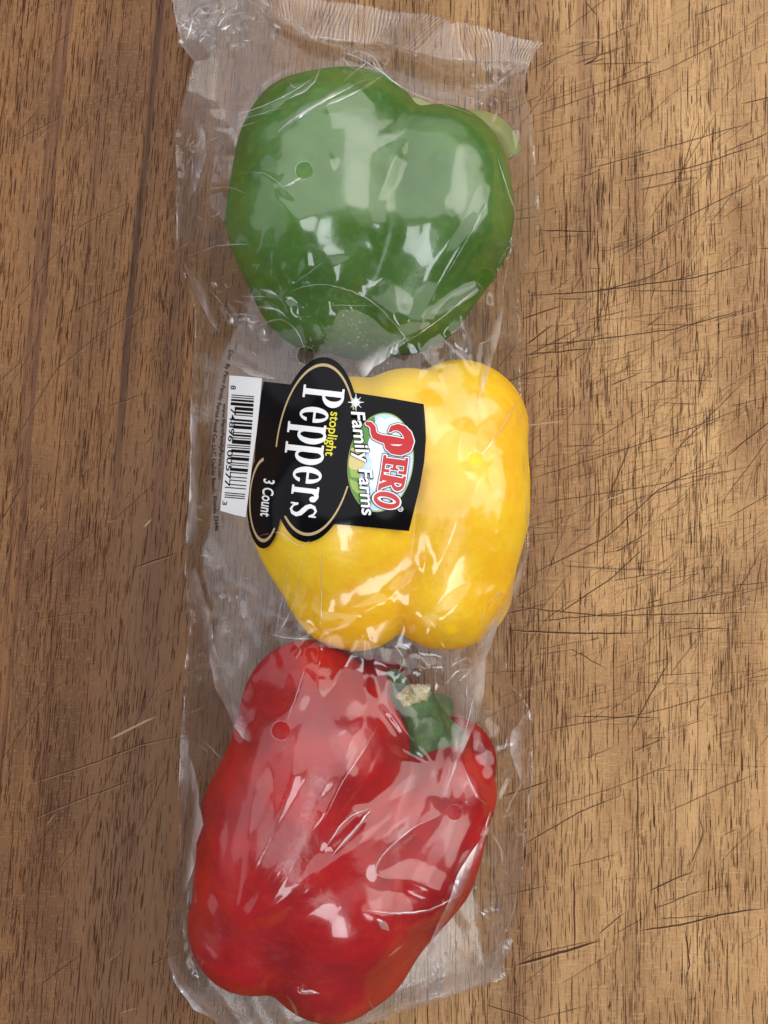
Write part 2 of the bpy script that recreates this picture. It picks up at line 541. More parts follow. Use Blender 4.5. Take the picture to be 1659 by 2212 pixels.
def make_cut_mat():
    q = NT('stem_cut')
    c = q.coord()
    n = q.noise(c, 700, 4, .65)
    cc = q.mix(q.smooth(n, .35, .65), (0.42, 0.36, 0.17), (0.72, 0.68, 0.42))
    p = q.n('ShaderNodeBsdfPrincipled'); q.l(cc, p.inputs['Base Color'])
    p.inputs['Roughness'].default_value = .8
    q.l(q.bump(n, 1.0, .002), p.inputs['Normal'])
    q.l(p.outputs[0], q.out.inputs[0]); return q.m


M_STEM, M_CUT = make_stem_mat(), make_cut_mat()
M_PALESTEM = principled('pale_stem', (0.24, 0.27, 0.08), .5)
M_PALE = principled('pale_calyx', (0.36, 0.44, 0.20), .5)


def tube(path, radii, ridges=5, amp=.06, nseg=28, capped=False):
    path = np.array(path); n = len(path)
    T = np.gradient(path, axis=0); T /= np.linalg.norm(T, axis=1)[:, None]
    up = np.array([0.3, 0.2, 1.0]); V, F = [], []
    for i in range(n):
        a = np.cross(T[i], up); a /= np.linalg.norm(a); bb = np.cross(T[i], a)
        for j in range(nseg):
            th = 2 * math.pi * j / nseg
            r = radii[i] * (1 + amp * math.cos(ridges * th + 0.5 * i / n))
            V.append(path[i] + r * (math.cos(th) * a + math.sin(th) * bb))
    for i in range(n - 1):
        for j in range(nseg):
            F.append((i * nseg + j, i * nseg + (j + 1) % nseg, (i + 1) * nseg + (j + 1) % nseg, (i + 1) * nseg + j))
    return V, F


def spline(pts, n):
    pts = np.array(pts, float); t = np.linspace(0, len(pts) - 1, n)
    out = []
    for q in t:
        i = min(int(q), len(pts) - 2); f = q - i
        p0, p1, p2, p3 = pts[max(i - 1, 0)], pts[i], pts[i + 1], pts[min(i + 2, len(pts) - 1)]
        out.append(.5 * ((2 * p1) + (p2 - p0) * f + (2 * p0 - 5 * p1 + 4 * p2 - p3) * f * f + (3 * p1 - p0 - 3 * p2 + p3) * f ** 3))
    return np.array(out)


def stem(name, path, radii, calyx_c, calyx_r, calyx_n, cal_mat, axis_tilt):
    root, base = PEP[name]
    n = 18
    pth = spline([W(*p) for p in path], n)
    rad = np.interp(np.linspace(0, 1, n), np.linspace(0, 1, len(radii)), radii)
    V, F = tube(pth, rad)
    st = link('stem', mesh_from('stem', [v - base for v in V], F), M_STEM if name == 'red' else M_PALESTEM, None); st.parent = root
    # cut end: rough disc
    T = pth[-1] - pth[-2]; T /= np.linalg.norm(T)
    a = np.cross(T, [0.3, .2, 1]); a /= np.linalg.norm(a); bb = np.cross(T, a)
    V2, F2 = [], []
    nr, ns = 6, 28
    for i in range(nr + 1):
        for j in range(ns):
            th = 2 * math.pi * j / ns
            r = rad[-1] * (1 + .12 * math.cos(5 * th + .5)) * (i / nr) * 1.02
            hgt = .0008 * (1 - (i / nr) ** 2) + rng.normal(0, .00022)
            V2.append(pth[-1] + r * (math.cos(th) * a + math.sin(th) * bb) + T * hgt - base)
    for i in range(nr):
        for j in range(ns):
            F2.append((i * ns + j, i * ns + (j + 1) % ns, (i + 1) * ns + (j + 1) % ns, (i + 1) * ns + j))
    ce = link('cut_end', mesh_from('cut_end', V2, F2), M_CUT, None); ce.parent = st
    # calyx: lobed cap around the stem's foot
    cc = W(*calyx_c)
    ax = np.array(axis_tilt, float); ax /= np.linalg.norm(ax)
    a = np.cross(ax, [0.1, 1, 0.2]); a /= np.linalg.norm(a); bb = np.cross(ax, a)
    V3, F3 = [], []
    nr, ns = 8, 60
    for i in range(nr + 1):
        for j in range(ns):
            th = 2 * math.pi * j / ns
            f = i / nr
            r = calyx_r * f * (1 + .20 * math.cos(calyx_n * th) * f)
            V3.append(cc + r * (math.cos(th) * a + math.sin(th) * bb) + ax * (.004 * (1 - f) ** 1.5 + .0012 * math.sin(3 * th) * f) - base)
    for i in range(nr):
        for j in range(ns):
            F3.append((i * ns + j, i * ns + (j + 1) % ns, (i + 1) * ns + (j + 1) % ns, (i + 1) * ns + j))
    cx = link('calyx', mesh_from('calyx', V3, F3), cal_mat, None); cx.parent = root


stem('red', [(950, 1645, .028), (928, 1602, .036), (908, 1548, .042), (893, 1500, .046)], [.0118, .0092, .0064, .0048],
     (862, 1570, .037), .0148, 5, M_STEM, (-.10, .35, .9))
stem('green', [(950, 310, .030), (1010, 280, .028), (1066, 290, .026), (1096, 338, .023)], [.0075, .0055, .0050, .0048],
     (968, 276, .034), .0135, 5, M_PALE, (.4, .75, .55))

# ------------------------------------------------------------------ bag outline and height map
OUT = [(371, 0), (378, 37), (391, 97), (419, 131), (408, 169), (402, 200), (383, 275), (375, 290), (382, 370), (380, 439), (383, 561),
       (408, 620), (420, 671), (419, 752), (412, 864), (410, 989), (408, 1114), (399, 1201), (400, 1264), (412, 1333), (403, 1405),
       (397, 1459), (391, 1577), (385, 1700), (388, 1812), (375, 1959), (361, 2037), (363, 2068), (385, 2115), (413, 2159), (435, 2175), (463, 2209),
       (500, 2262), (560, 2282), (640, 2262), (778, 2214), (809, 2202), (909, 2169), (971, 2147), (1081, 2118), (1093, 2109),
       (1090, 2037), (1103, 2000), (1121, 1937), (1131, 1856), (1143, 1756), (1151, 1671), (1151, 1562), (1143, 1530), (1124, 1499),
       (1096, 1471), (1095, 1382), (1096, 1348), (1109, 1317), (1131, 1255), (1143, 1192), (1142, 1051), (1128, 942), (1126, 846),
       (1124, 736), (1120, 658), (1124, 611), (1137, 577), (1162, 502), (1168, 477), (1157, 346), (1154, 312), (1149, 259), (1134, 200),
       (1137, 162), (1146, 134), (1021, 129), (962, 126), (881, 107), (834, 92), (778, 91), (674, 76), (600, 30), (540, -40), (470, -85), (364, -62)]
ZE = 0.0035


def edge_z(px, py):
    """the side folds of the bag ride up beside each pepper"""
    L = np.interp(py, [0, 200, 300, 560, 700, 860, 1250, 1400, 1520, 1750, 2000, 2150], [3, 8, 21, 22, 9, 5, 5, 7, 11, 20, 20, 4])
    Rr = np.interp(py, [0, 140, 260, 480, 660, 760, 900, 1250, 1400, 1520, 1720, 1950, 2100], [3, 7, 22, 25, 13, 10, 24, 25, 10, 11, 19, 11, 3])
    return .001 * np.where(np.asarray(px) < 760, L, Rr)


out_3 = np.array([W(a, b, float(edge_z(a, b))) for a, b in OUT])
out_w = out_3[:, :2]
# densify with slight waviness
dens = []
for i in range(len(out_w)):
    a, b = out_3[i], out_3[(i + 1) % len(out_w)]
    m = max(1, int(np.linalg.norm(b - a) / 0.0012))
    for j in range(m):
        p = a + (b - a) * j / m
        dens.append(p + (rng.normal(0, .00012, 3) if j else 0))
out_3 = np.array(dens); out_w = out_3[:, :2].copy()


def in_poly(P, poly):
    x, y = P[:, 0], P[:, 1]
    ins = np.zeros(len(P), bool)
    a = poly; b = np.roll(poly, -1, axis=0)
    for (x1, y1), (x2, y2) in zip(a, b):
        if y1 == y2: continue
        c_ = ((y1 > y) != (y2 > y)) & (x < (x2 - x1) * (y - y1) / (y2 - y1) + x1)
        ins ^= c_
    return ins


G = 0.001                            # membrane grid
xs = np.arange(-0.080, 0.0601, G); ys = np.arange(-0.188, 0.1901, G)
XX, YY = np.meshgrid(xs, ys)
flat = np.stack([XX.ravel(), YY.ravel()], 1)
inside = in_poly(flat, out_w).reshape(XX.shape)
obst = np.zeros(len(flat))
for name, sp in PEPPERS.items():
    c = W(*sp['center'])
    sel = np.where((np.abs(flat[:, 0] - c[0]) < .062) & (np.abs(flat[:, 1] - c[1]) < .066))[0]
    z = np.full(len(sel), .09)
    for it in range(45):
        d = pepper_sdf(np.c_[flat[sel], z], sp)
        z -= np.clip(d, -.01, .02) * .9
        z = np.maximum(z, 0)
    obst[sel] = np.maximum(obst[sel], np.where(z > .004, z, 0))
obst = obst.reshape(XX.shape)
# stem of the red pepper pushes the film up a little
for (px, py, zz, rr) in ((888, 1496, .053, .007), (912, 1548, .048, .008), (1075, 300, .026, .007), (1096, 330, .024, .007)):
    c = W(px, py, zz)
    d2 = (XX - c[0]) ** 2 + (YY - c[1]) ** 2
    obst = np.maximum(obst, np.where(d2 < rr * rr, zz + np.sqrt(np.maximum(rr * rr - d2, 0)) * .5, 0))
free = inside & ~(~np.roll(inside, 1, 0) | ~np.roll(inside, -1, 0) | ~np.roll(inside, 1, 1) | ~np.roll(inside, -1, 1))
# height of the nearest outline point, and the distance to it
EZ = np.zeros(len(flat)); ED = np.zeros(len(flat))
for k0 in range(0, len(flat), 4000):
    d2 = ((flat[k0:k0 + 4000, None, :] - out_w[None, ::2, :]) ** 2).sum(2)
    q = d2.argmin(1)
    EZ[k0:k0 + 4000] = out_3[::2, 2][q]; ED[k0:k0 + 4000] = np.sqrt(d2[np.arange(len(q)), q])
EZ = EZ.reshape(XX.shape); ED = ED.reshape(XX.shape)
tent = obst + .0010
SL = 1.2
for it in range(30):                 # taut film cannot hang steeper than this beside a pepper
    for ax in (0, 1):
        for sh in (1, -1):
            tent = np.maximum(tent, np.roll(tent, sh, ax) - SL * G)
    for sa in (1, -1):
        for sb in (1, -1):
            tent = np.maximum(tent, np.roll(np.roll(tent, sa, 0), sb, 1) - SL * G * 1.414)
lo = np.maximum(obst + .0010, np.minimum(tent, EZ + 3.0 * ED))
lo = np.where(free, np.maximum(lo, .0016), EZ)
# start high so the film settles from above, quickly at first on a coarse step
hgt = np.where(free, np.maximum(lo, .03), EZ)
for it in range(2600):
    a = .25 * (np.roll(hgt, 1, 0) + np.roll(hgt, -1, 0) + np.roll(hgt, 1, 1) + np.roll(hgt, -1, 1))
    a = np.maximum(a - 1.2e-6, lo)
    hgt = np.where(free, a, hgt)
# soften the line where the film leaves the skin
for it in range(3):
    a = .25 * (np.roll(hgt, 1, 0) + np.roll(hgt, -1, 0) + np.roll(hgt, 1, 1) + np.roll(hgt, -1, 1))
    hgt = np.where(free, np.maximum(a, lo - .0001), hgt)

# finer grid for the creases
G2 = 0.0005
xf = np.arange(xs[0], xs[-1] + 1e-9, G2); yf = np.arange(ys[0], ys[-1] + 1e-9, G2)


def bil(A, x0, y0, g, x, y):
    u = np.clip((x - x0) / g, 0, A.shape[1] - 1.001); v = np.clip((y - y0) / g, 0, A.shape[0] - 1.001)
    i = u.astype(int); j = v.astype(int); fu = u - i; fv = v - j
    return A[j, i] * (1 - fu) * (1 - fv) + A[j, i + 1] * fu * (1 - fv) + A[j + 1, i] * (1 - fu) * fv + A[j + 1, i + 1] * fu * fv


XF, YF = np.meshgrid(xf, yf)
HB = bil(hgt, xs[0], ys[0], G, XF, YF)
LO = bil(lo, xs[0], ys[0], G, XF, YF)
FREE = bil(free.astype(float), xs[0], ys[0], G, XF, YF)


def on_film(px, py, H, lift=0.0):
    """where the ray of a traced point meets the film (vectorised)"""
    px = np.asarray(px, float); py = np.asarray(py, float)
    z = np.full(px.shape, .03)
    for it in range(40):
        s = KPX * (CAM_H - z)
        zn = bil(H, xf[0], yf[0], G2, (px - PW / 2) * s, (PH / 2 - py) * s)
        z = z + .6 * (zn - z)
    z = z + lift
    s = KPX * (CAM_H - z)
    return np.stack([(px - PW / 2) * s, (PH / 2 - py) * s, z], -1)


ADD = np.zeros_like(HB)
# --- large crumple: planar facets between scattered points
lab_c = on_film(np.array([700.]), np.array([990.]), HB)[0]
lab_mask = np.clip((np.sqrt(((XF - lab_c[0] + .004) / .034) ** 2 + ((YF - lab_c[1]) / .035) ** 2) - 1) / .25, 0, 1)
OBF = bil(obst, xs[0], ys[0], G, XF, YF)
contact = np.clip((HB - OBF - .0012) / .004, 0, 1)         # 0 where the film lies on a pepper


def facets(n, amp, seed, aniso=1.0, ang=0.0):
    r = np.random.default_rng(seed)
    out = np.zeros_like(HB)
    ca, sa = math.cos(ang), math.sin(ang)
    P = np.stack([r.uniform(-.24, .24, n), r.uniform(-.24, .24, n) / aniso], 1)
    P = np.stack([ca * P[:, 0] - sa * P[:, 1] * 1, sa * P[:, 0] + ca * P[:, 1]], 1) if aniso != 1 else P
    zz = r.normal(0, 1, n)
    res = delaunay_2d_cdt([Vector(p) for p in P], [], [], 0, 1e-7)
    for t in res[2]:
        p = P[list(t)]; z = zz[list(t)]
        i0 = max(int((p[:, 0].min() - xf[0]) / G2), 0); i1 = min(int((p[:, 0].max() - xf[0]) / G2) + 2, len(xf))
        j0 = max(int((p[:, 1].min() - yf[0]) / G2), 0); j1 = min(int((p[:, 1].max() - yf[0]) / G2) + 2, len(yf))
        if i0 >= i1 or j0 >= j1: continue
        X = XF[j0:j1, i0:i1]; Y = YF[j0:j1, i0:i1]
        (x1, y1), (x2, y2), (x3, y3) = p
        den = (y2 - y3) * (x1 - x3) + (x3 - x2) * (y1 - y3)
        if abs(den) < 1e-12: continue
        a = ((y2 - y3) * (X - x3) + (x3 - x2) * (Y - y3)) / den
        b_ = ((y3 - y1) * (X - x3) + (x1 - x3) * (Y - y3)) / den
        c_ = 1 - a - b_
        m = (a >= -1e-6) & (b_ >= -1e-6) & (c_ >= -1e-6)
        out[j0:j1, i0:i1][m] = (a * z[0] + b_ * z[1] + c_ * z[2])[m]
    return out * amp


def spot(px, py, rpx):
    c = on_film(np.array([float(px)]), np.array([float(py)]), HB)[0]
    r = rpx * KPX * .38
    return np.clip(1.4 - np.sqrt((XF - c[0]) ** 2 + (YF - c[1]) ** 2) / r, 0, 1)


lab_mask = .10 + .90 * lab_mask
loose = contact * lab_mask * np.clip(FREE * 1.0, 0, 1)
ADD += facets(2600, .0014, 3) * (0.03 + loose) * lab_mask * .8
margin = np.clip(1.6 - bil(ED, xs[0], ys[0], G, XF, YF) / .012, 0, 1)
ADD += facets(900, .0021, 5) * (.06 + .9 * loose) * (1 + .7 * margin) * lab_mask


def streaks(n_across, n_along, ang, seed):
    """smooth noise drawn out along one direction: the slack of stretched film"""
    r = np.random.default_rng(seed)
    T = r.normal(0, 1, (260, 260))
    ca, sa = math.cos(ang), math.sin(ang)
    warp = .004 * np.sin(XF * 45 + seed) + .003 * np.sin(YF * 38 + 2 * seed)
    u = (XF * ca + YF * sa) * n_along + 90; v = (-XF * sa + YF * ca + warp) * n_across + 120
    i = u.astype(int); j = v.astype(int); fu = u - i; fv = v - j
    fu = fu * fu * (3 - 2 * fu); fv = fv * fv * (3 - 2 * fv)
    return (T[j, i] * (1 - fu) + T[j, i + 1] * fu) * (1 - fv) + (T[j + 1, i] * (1 - fu) + T[j + 1, i + 1] * fu) * fv


ADD += (.00026 * streaks(85, 17, R(58), 3) + .00012 * streaks(260, 45, R(50), 9) * (.15 + .85 * contact)) * lab_mask
crumple = np.zeros_like(HB)
for s in ((560, 650, 120), (620, 700, 90), (500, 60, 130), (930, 130, 70), (1080, 190, 90), (1010, 2010, 120), (960, 2110, 90), (600, 2190, 120),
          (450, 2150, 90), (1110, 1780, 90), (500, 1330, 90), (440, 1080, 60)):
    crumple = np.maximum(crumple, spot(*s))
ADD += facets(16000, .0011, 8) * crumple * lab_mask


def fold(pts, amp, wl, wr=None, taper=.2):
    """an asymmetric ridge along a traced line"""
    global ADD
    wr = wr or wl
    p = np.array(pts, float)
    q = on_film(p[:, 0], p[:, 1], HB)[:, :2]
    if len(q) > 2: q = spline(q, 6 * len(q))
    seg = np.r_[0, np.cumsum(np.linalg.norm(np.diff(q, axis=0), axis=1))]
    wmax = max(wl, wr)
    m = (XF > q[:, 0].min() - wmax) & (XF < q[:, 0].max() + wmax) & (YF > q[:, 1].min() - wmax) & (YF < q[:, 1].max() + wmax)
    X, Y = XF[m], YF[m]
    best = np.full(X.shape, 1e9); sg = np.zeros(X.shape); tt = np.zeros(X.shape)
    for i in range(len(q) - 1):
        a, b_ = q[i], q[i + 1]; ab = b_ - a; L2 = ab @ ab + 1e-16
        t = np.clip(((X - a[0]) * ab[0] + (Y - a[1]) * ab[1]) / L2, 0, 1)
        dx, dy = X - a[0] - t * ab[0], Y - a[1] - t * ab[1]
        d = np.hypot(dx, dy); u = d < best
        best = np.where(u, d, best)
        sg = np.where(u, np.sign(ab[0] * dy - ab[1] * dx), sg)
        tt = np.where(u, (seg[i] + t * (seg[i + 1] - seg[i])) / seg[-1], tt)
    w_ = np.where(sg > 0, wl, wr)
    tp = np.clip(np.minimum(tt, 1 - tt) / taper, 0, 1)
    A = np.zeros_like(HB)
    A[m] = amp * np.maximum(0, 1 - best / (w_ * (.35 + .65 * tp))) * tp
    ADD += A


MM = .001
FOLDS = [
    # around the green pepper
    ([(388, 268), (560, 215), (690, 150)], 1.2, 3, 5), ([(388, 268), (520, 250), (640, 200)], .9, 3, 3), ([(388, 270), (470, 268), (560, 240)], .9, 2.5, 2.5),
    ([(600, 270), (700, 215), (800, 160)], 2.0, 5, 8), ([(660, 250), (760, 205), (830, 165)], .9, 2, 3),
    ([(540, 0), (600, 60), (680, 90), (800, 140), (880, 195)], 3.0, 5, 3), ([(560, 320), (610, 355), (655, 368)], .7, 5, 3), ([(655, 368), (700, 350), (730, 345)], .6, 3, 3),
    ([(500, 385), (560, 380), (610, 425)], .9, 6, 3), ([(610, 425), (655, 380)], .9, 4, 4), ([(525, 450), (600, 430), (660, 520)], .8, 6, 4),
    ([(660, 390), (740, 440), (880, 450), (980, 430)], .6, 6, 9), ([(395, 555), (480, 535), (540, 530)], 1.6, 4, 6), ([(540, 530), (550, 600), (560, 640)], 1.2, 3, 6),
    ([(395, 555), (450, 620), (470, 650)], 1.6, 4, 4), ([(470, 650), (500, 700), (495, 745)], 1.5, 4, 4), ([(470, 650), (590, 645), (640, 690)], 1.5, 3, 5),
    ([(600, 660), (650, 700), (665, 770)], 1.3, 4, 3), ([(535, 720), (600, 690), (650, 700)], 1.0, 4, 3),
    ([(600, 655), (640, 625), (700, 618), (770, 632), (830, 672), (875, 725), (892, 765)], 1.3, 7, 3),
    ([(690, 600), (760, 560), (840, 530)], .7, 5, 7), ([(690, 640), (760, 590), (830, 640)], .6, 6, 4),
    ([(880, 725), (960, 600), (1040, 480), (1078, 330)], 1.1, 4, 7), ([(885, 735), (960, 685), (1045, 610)], 1.2, 3, 5), ([(890, 730), (980, 560), (1060, 450)], .7, 3, 3),
    ([(1070, 290), (1113, 465), (1088, 600), (1060, 700), (1035, 830)], 2.0, 6, 3), ([(1113, 465), (1040, 470)], .8, 4, 4),
    ([(930, 190), (1060, 215), (1150, 150)], 1.8, 5, 4), ([(880, 120), (900, 165), (1000, 215)], 1.4, 4, 4), ([(770, 800), (880, 730)], 1.6, 3, 5),
    # yellow pepper's right side and below
    ([(1125, 850), (1085, 930), (1035, 985)], 1.5, 3, 5), ([(1010, 900), (985, 1000), (1030, 1020)], .8, 4, 5), ([(1100, 940), (1090, 1020), (1120, 1100)], 1.0, 4, 4),
    ([(1060, 1000), (1000, 1110), (960, 1220)], .9, 4, 7), ([(1130, 1180), (1060, 1200), (1000, 1290), (880, 1400)], 1.1, 4, 6), ([(1070, 1180), (1090, 1050)], .8, 3, 4),
    ([(1120, 1240), (1040, 1290), (940, 1360), (850, 1440)], 1.1, 4, 5), ([(1000, 1080), (960, 1190), (930, 1260)], .8, 3, 6),
    ([(640, 1180), (620, 1290), (600, 1375)], .8, 2, 3), ([(680, 1170), (660, 1280), (640, 1380)], .8, 2, 3), ([(540, 1170), (580, 1150), (640, 1185)], .9, 3, 4),
    ([(560, 1350), (620, 1370), (690, 1380)], 1.3, 4, 4), ([(690, 1180), (695, 1280), (690, 1385)], .8, 3, 5), ([(745, 1150), (735, 1240), (700, 1340)], .7, 4, 9),
    # red pepper: folds fanning out of the lower left corner
    ([(470, 2050), (520, 1920), (545, 1700), (560, 1600)], 1.2, 5, 6), ([(480, 2050), (590, 1890), (700, 1690), (800, 1540)], 1.5, 4, 8), ([(500, 2040), (640, 1860), (760, 1650), (830, 1560)], 1.2, 4, 5),
    ([(475, 2020), (560, 1850), (630, 1690), (650, 1560)], 1.1, 4, 6), ([(520, 2000), (660, 1900), (800, 1800), (900, 1720)], 1.2, 4, 6), ([(560, 1990), (740, 1870), (930, 1740)], 1.0, 4, 5),
    ([(640, 1910), (760, 1800), (830, 1740), (960, 1660)], .9, 3, 5), ([(690, 1840), (760, 1770), (800, 1745)], 1.1, 3, 3), ([(820, 1650), (760, 1710), (690, 1790)], .8, 3, 4),
    ([(960, 1755), (870, 1805), (815, 1880), (890, 1905), (990, 1925)], 1.3, 5, 3), ([(780, 1965), (870, 1975), (1000, 1930)], 1.4, 6, 4), ([(1000, 1560), (975, 1680), (960, 1760)], 1.6, 4, 5),
    ([(1000, 1600), (1010, 1680), (1050, 1740)], 1.0, 3, 4), ([(420, 1900), (460, 1980), (480, 2060)], 1.2, 4, 4), ([(540, 2060), (640, 2090), (720, 2150)], 1.1, 5, 6),
    ([(1150, 1660), (1100, 1750), (1040, 1820)], 1.4, 4, 4), ([(1060, 1780), (1000, 1920), (930, 2090)], 2.0, 4, 4), ([(1120, 1900), (1050, 2000), (900, 2130)], 1.3, 4, 5),
    ([(600, 1400), (640, 1480), (620, 1560)], 1.0, 4, 3), ([(660, 1390), (650, 1500), (580, 1570)], 1.0, 3, 4),
    ([(430, 1300), (480, 1420), (545, 1560)], 2.0, 5, 8), ([(400, 1460), (470, 1430), (540, 1380)], 1.2, 5, 5), ([(440, 1120), (445, 1240), (420, 1330)], 1.6, 6, 4),
    ([(430, 900), (450, 1000), (440, 1110)], 1.2, 5, 5), ([(440, 1680), (420, 1780), (400, 1860)], 1.2, 4, 4),
]
FOLDS += [([(470, 690), (560, 730), (640, 790)], 1.4, 3, 4), ([(430, 700), (520, 770), (600, 800)], 1.2, 3, 4), ([(560, 1400), (700, 1395), (860, 1440), (1000, 1430)], 1.4, 4, 4),
          ([(880, 1420), (960, 1460), (1080, 1440)], 1.4, 4, 3), ([(900, 790), (1000, 740), (1110, 720)], 1.3, 4, 4), ([(930, 745), (1040, 690), (1110, 640)], 1.2, 3, 4),
          ([(430, 200), (460, 330), (450, 480)], 1.3, 4, 4), ([(400, 330), (440, 420), (500, 500)], 1.2, 4, 4), ([(410, 480), (450, 430), (510, 410)], 1.2, 3, 4), ([(1120, 250), (1135, 350), (1150, 450)], 1.2, 3, 3),
          ([(430, 1180), (470, 1290), (560, 1350)], 1.5, 4, 5), ([(450, 1240), (520, 1200), (560, 1160)], 1.0, 3, 3), ([(420, 1400), (470, 1480), (520, 1620)], 1.5, 4, 6), ([(410, 1560), (450, 1640), (440, 1760)], 1.3, 4, 4),
          ([(1060, 1460), (1080, 1560), (1130, 1640)], 1.4, 4, 4), ([(1140, 1560), (1080, 1620), (1060, 1700)], 1.4, 4, 4), ([(1100, 1500), (1060, 1600), (1030, 1640)], 1.2, 4, 4)]
for pts, a, wl, wr in FOLDS:
    fold(pts, a * MM * 1.25, wl * MM * 1.15, wr * MM * 1.15)
edge_fade = np.clip(FREE, 0, 1)
OB = bil(obst, xs[0], ys[0], G, XF, YF)
LOB = np.maximum(OB + .0008, .0014)
HF = np.maximum(HB + ADD * edge_fade * (.25 + .75 * lab_mask), LOB)
for it in range(1):
    a = .25 * (np.roll(HF, 1, 0) + np.roll(HF, -1, 0) + np.roll(HF, 1, 1) + np.roll(HF, -1, 1))
    HF = np.where(FREE > .5, .5 * HF + .5 * a, HF)

# ------------------------------------------------------------------ film materials
def make_film(name, base_r, graz, haze, rough, bump_s, tint=(1, 1, 1), fade=False):
    q = NT(name)
    lw = q.n('ShaderNodeLayerWeight'); lw.inputs['Blend'].default_value = .5
    c = q.coord()
    n = q.noise(c, 130, 3, .55, .6)
    n2 = q.noise(q.scaled(c, 1, .35, 1), 900, 2, .6)
    h = q.math('ADD', n, q.math('MULTIPLY', n2, .06))
    nb = q.bump(h, bump_s, .0012)
    q.l(nb, lw.inputs['Normal'])
    f = q.math('POWER', lw.outputs['Facing'], 3.6)
    rfl = q.math('ADD', q.math('MULTIPLY', f, graz), base_r, clamp=True)
    tr = q.n('ShaderNodeBsdfTransparent'); tr.inputs[0].default_value = (.96 * tint[0], .96 * tint[1], .96 * tint[2], 1)
    gl = q.n('ShaderNodeBsdfGlossy'); gl.inputs['Color'].default_value = (1, 1, 1, 1); gl.inputs['Roughness'].default_value = rough
    q.l(nb, gl.inputs['Normal'])
    g2 = q.n('ShaderNodeBsdfGlossy'); g2.inputs['Color'].default_value = (1, 1, 1, 1); g2.inputs['Roughness'].default_value = rough * 3.4
    q.l(nb, g2.inputs['Normal'])
    gm = q.n('ShaderNodeMixShader')
    q.l(q.smooth(q.noise(c, 38, 2, .5), .35, .65, .50, .85), gm.inputs[0])
    q.l(gl.outputs[0], gm.inputs[1]); q.l(g2.outputs[0], gm.inputs[2])
    di = q.n('ShaderNodeBsdfDiffuse'); di.inputs[0].default_value = (.85, .83, .84, 1)
    tl = q.n('ShaderNodeBsdfTranslucent'); tl.inputs[0].default_value = (.85, .83, .84, 1)
    dm = q.n('ShaderNodeMixShader'); dm.inputs[0].default_value = .4
    q.l(di.outputs[0], dm.inputs[1]); q.l(tl.outputs[0], dm.inputs[2])
    m1 = q.n('ShaderNodeMixShader')
    hz = q.math('MULTIPLY', q.smooth(q.noise(c, 48, 4, .6), .38, .68, .15, 2.1), haze)
    q.l(hz, m1.inputs[0]); q.l(tr.outputs[0], m1.inputs[1]); q.l(dm.outputs[0], m1.inputs[2])
    if fade:
        fa = q.n('ShaderNodeAttribute', attribute_name='fade')
        hz2 = q.math('MULTIPLY', hz, fa.outputs['Fac']); rfl = q.math('MULTIPLY', rfl, fa.outputs['Fac'])
        q.l(hz2, m1.inputs[0])
    m2 = q.n('ShaderNodeMixShader')
    q.l(rfl, m2.inputs[0]); q.l(m1.outputs[0], m2.inputs[1]); q.l(gm.outputs[0], m2.inputs[2])
    q.l(m2.outputs[0], q.out.inputs[0])
    return q.m


M_FILM = make_film('clear_film', .062, .36, .006, .055, .07)
M_BACK = make_film('clear_film_back', .085, .4, .06, .10, .09)
M_SEAL = make_film('crimped_film', .10, .6, .025, .09, .12)
M_FOLD = make_film('doubled_film', .20, .6, .46, .10, .15, fade=True)
M_CREASE = make_film('sharp_crease', .22, .7, .16, .07, .0)

bag = thing('pepper_bag', 'long crinkled clear plastic bag holding three peppers on the board', 'plastic bag', (0, 0, 0))

HOLES = [(657, 368, 19), (1049, 600, 20), (660, 768, 19), (1028, 992, 17), (973, 1360, 15), (607, 1578, 20), (981, 1755, 17)]
HOLE_AX = {3: (1.0, .8), 4: (1.0, .75), 6: (.95, 1.0)}


def film_mesh(name, H, step, holes, mat, lift=0.0):
    gx = np.arange(xf[0], xf[-1], step); gy = np.arange(yf[0], yf[-1], step)
    A, B = np.meshgrid(gx, gy)
    A = A + (np.arange(A.shape[0]) % 2)[:, None] * step * .5
    P = np.stack([A.ravel(), B.ravel()], 1)
    P = P[in_poly(P, out_w)]
    # keep clear of the outline and the punched holes
    loops = [out_w]
    for k, (hx, hy, hr) in enumerate(holes):
        ax = HOLE_AX.get(k, (1, 1))
        th = np.linspace(0, 2 * math.pi, 40, endpoint=False)
        rr = hr * (1 + .03 * np.sin(3 * th + k))
        loops.append(on_film(hx + rr * ax[0] * np.cos(th), hy + rr * ax[1] * np.sin(th), H)[:, :2])
    keep = np.ones(len(P), bool)
    for lp in loops:
        bb0, bb1 = lp.min(0) - step, lp.max(0) + step
        idx = np.where((P > bb0).all(1) & (P < bb1).all(1))[0]
        for v in lp:
            d2 = ((P[idx] - v) ** 2).sum(1)
            keep[idx[d2 < (step * .6) ** 2]] = False
        if lp is not out_w:
            keep[idx[in_poly(P[idx], lp)]] = False
    P = P[keep]
    pts = [Vector(p) for p in P]; edges = []
    for lp in loops:
        b0 = len(pts); pts += [Vector(p) for p in lp]
        edges += [(b0 + i, b0 + (i + 1) % len(lp)) for i in range(len(lp))]
    vs, es, fs, *_ = delaunay_2d_cdt(pts, edges, [], 0, 1e-8)
    V = np.array([v[:] for v in vs]); F = np.array(fs)
    C = V[F].mean(1)
    ok = in_poly(C, out_w)
    for lp in loops[1:]: ok &= ~in_poly(C, lp)
    F = F[ok]
    Z = bil(H, xf[0], yf[0], G2, V[:, 0], V[:, 1]) + lift
    o = link(name, mesh_from(name, np.c_[V, Z], F), mat, bag)
    return o


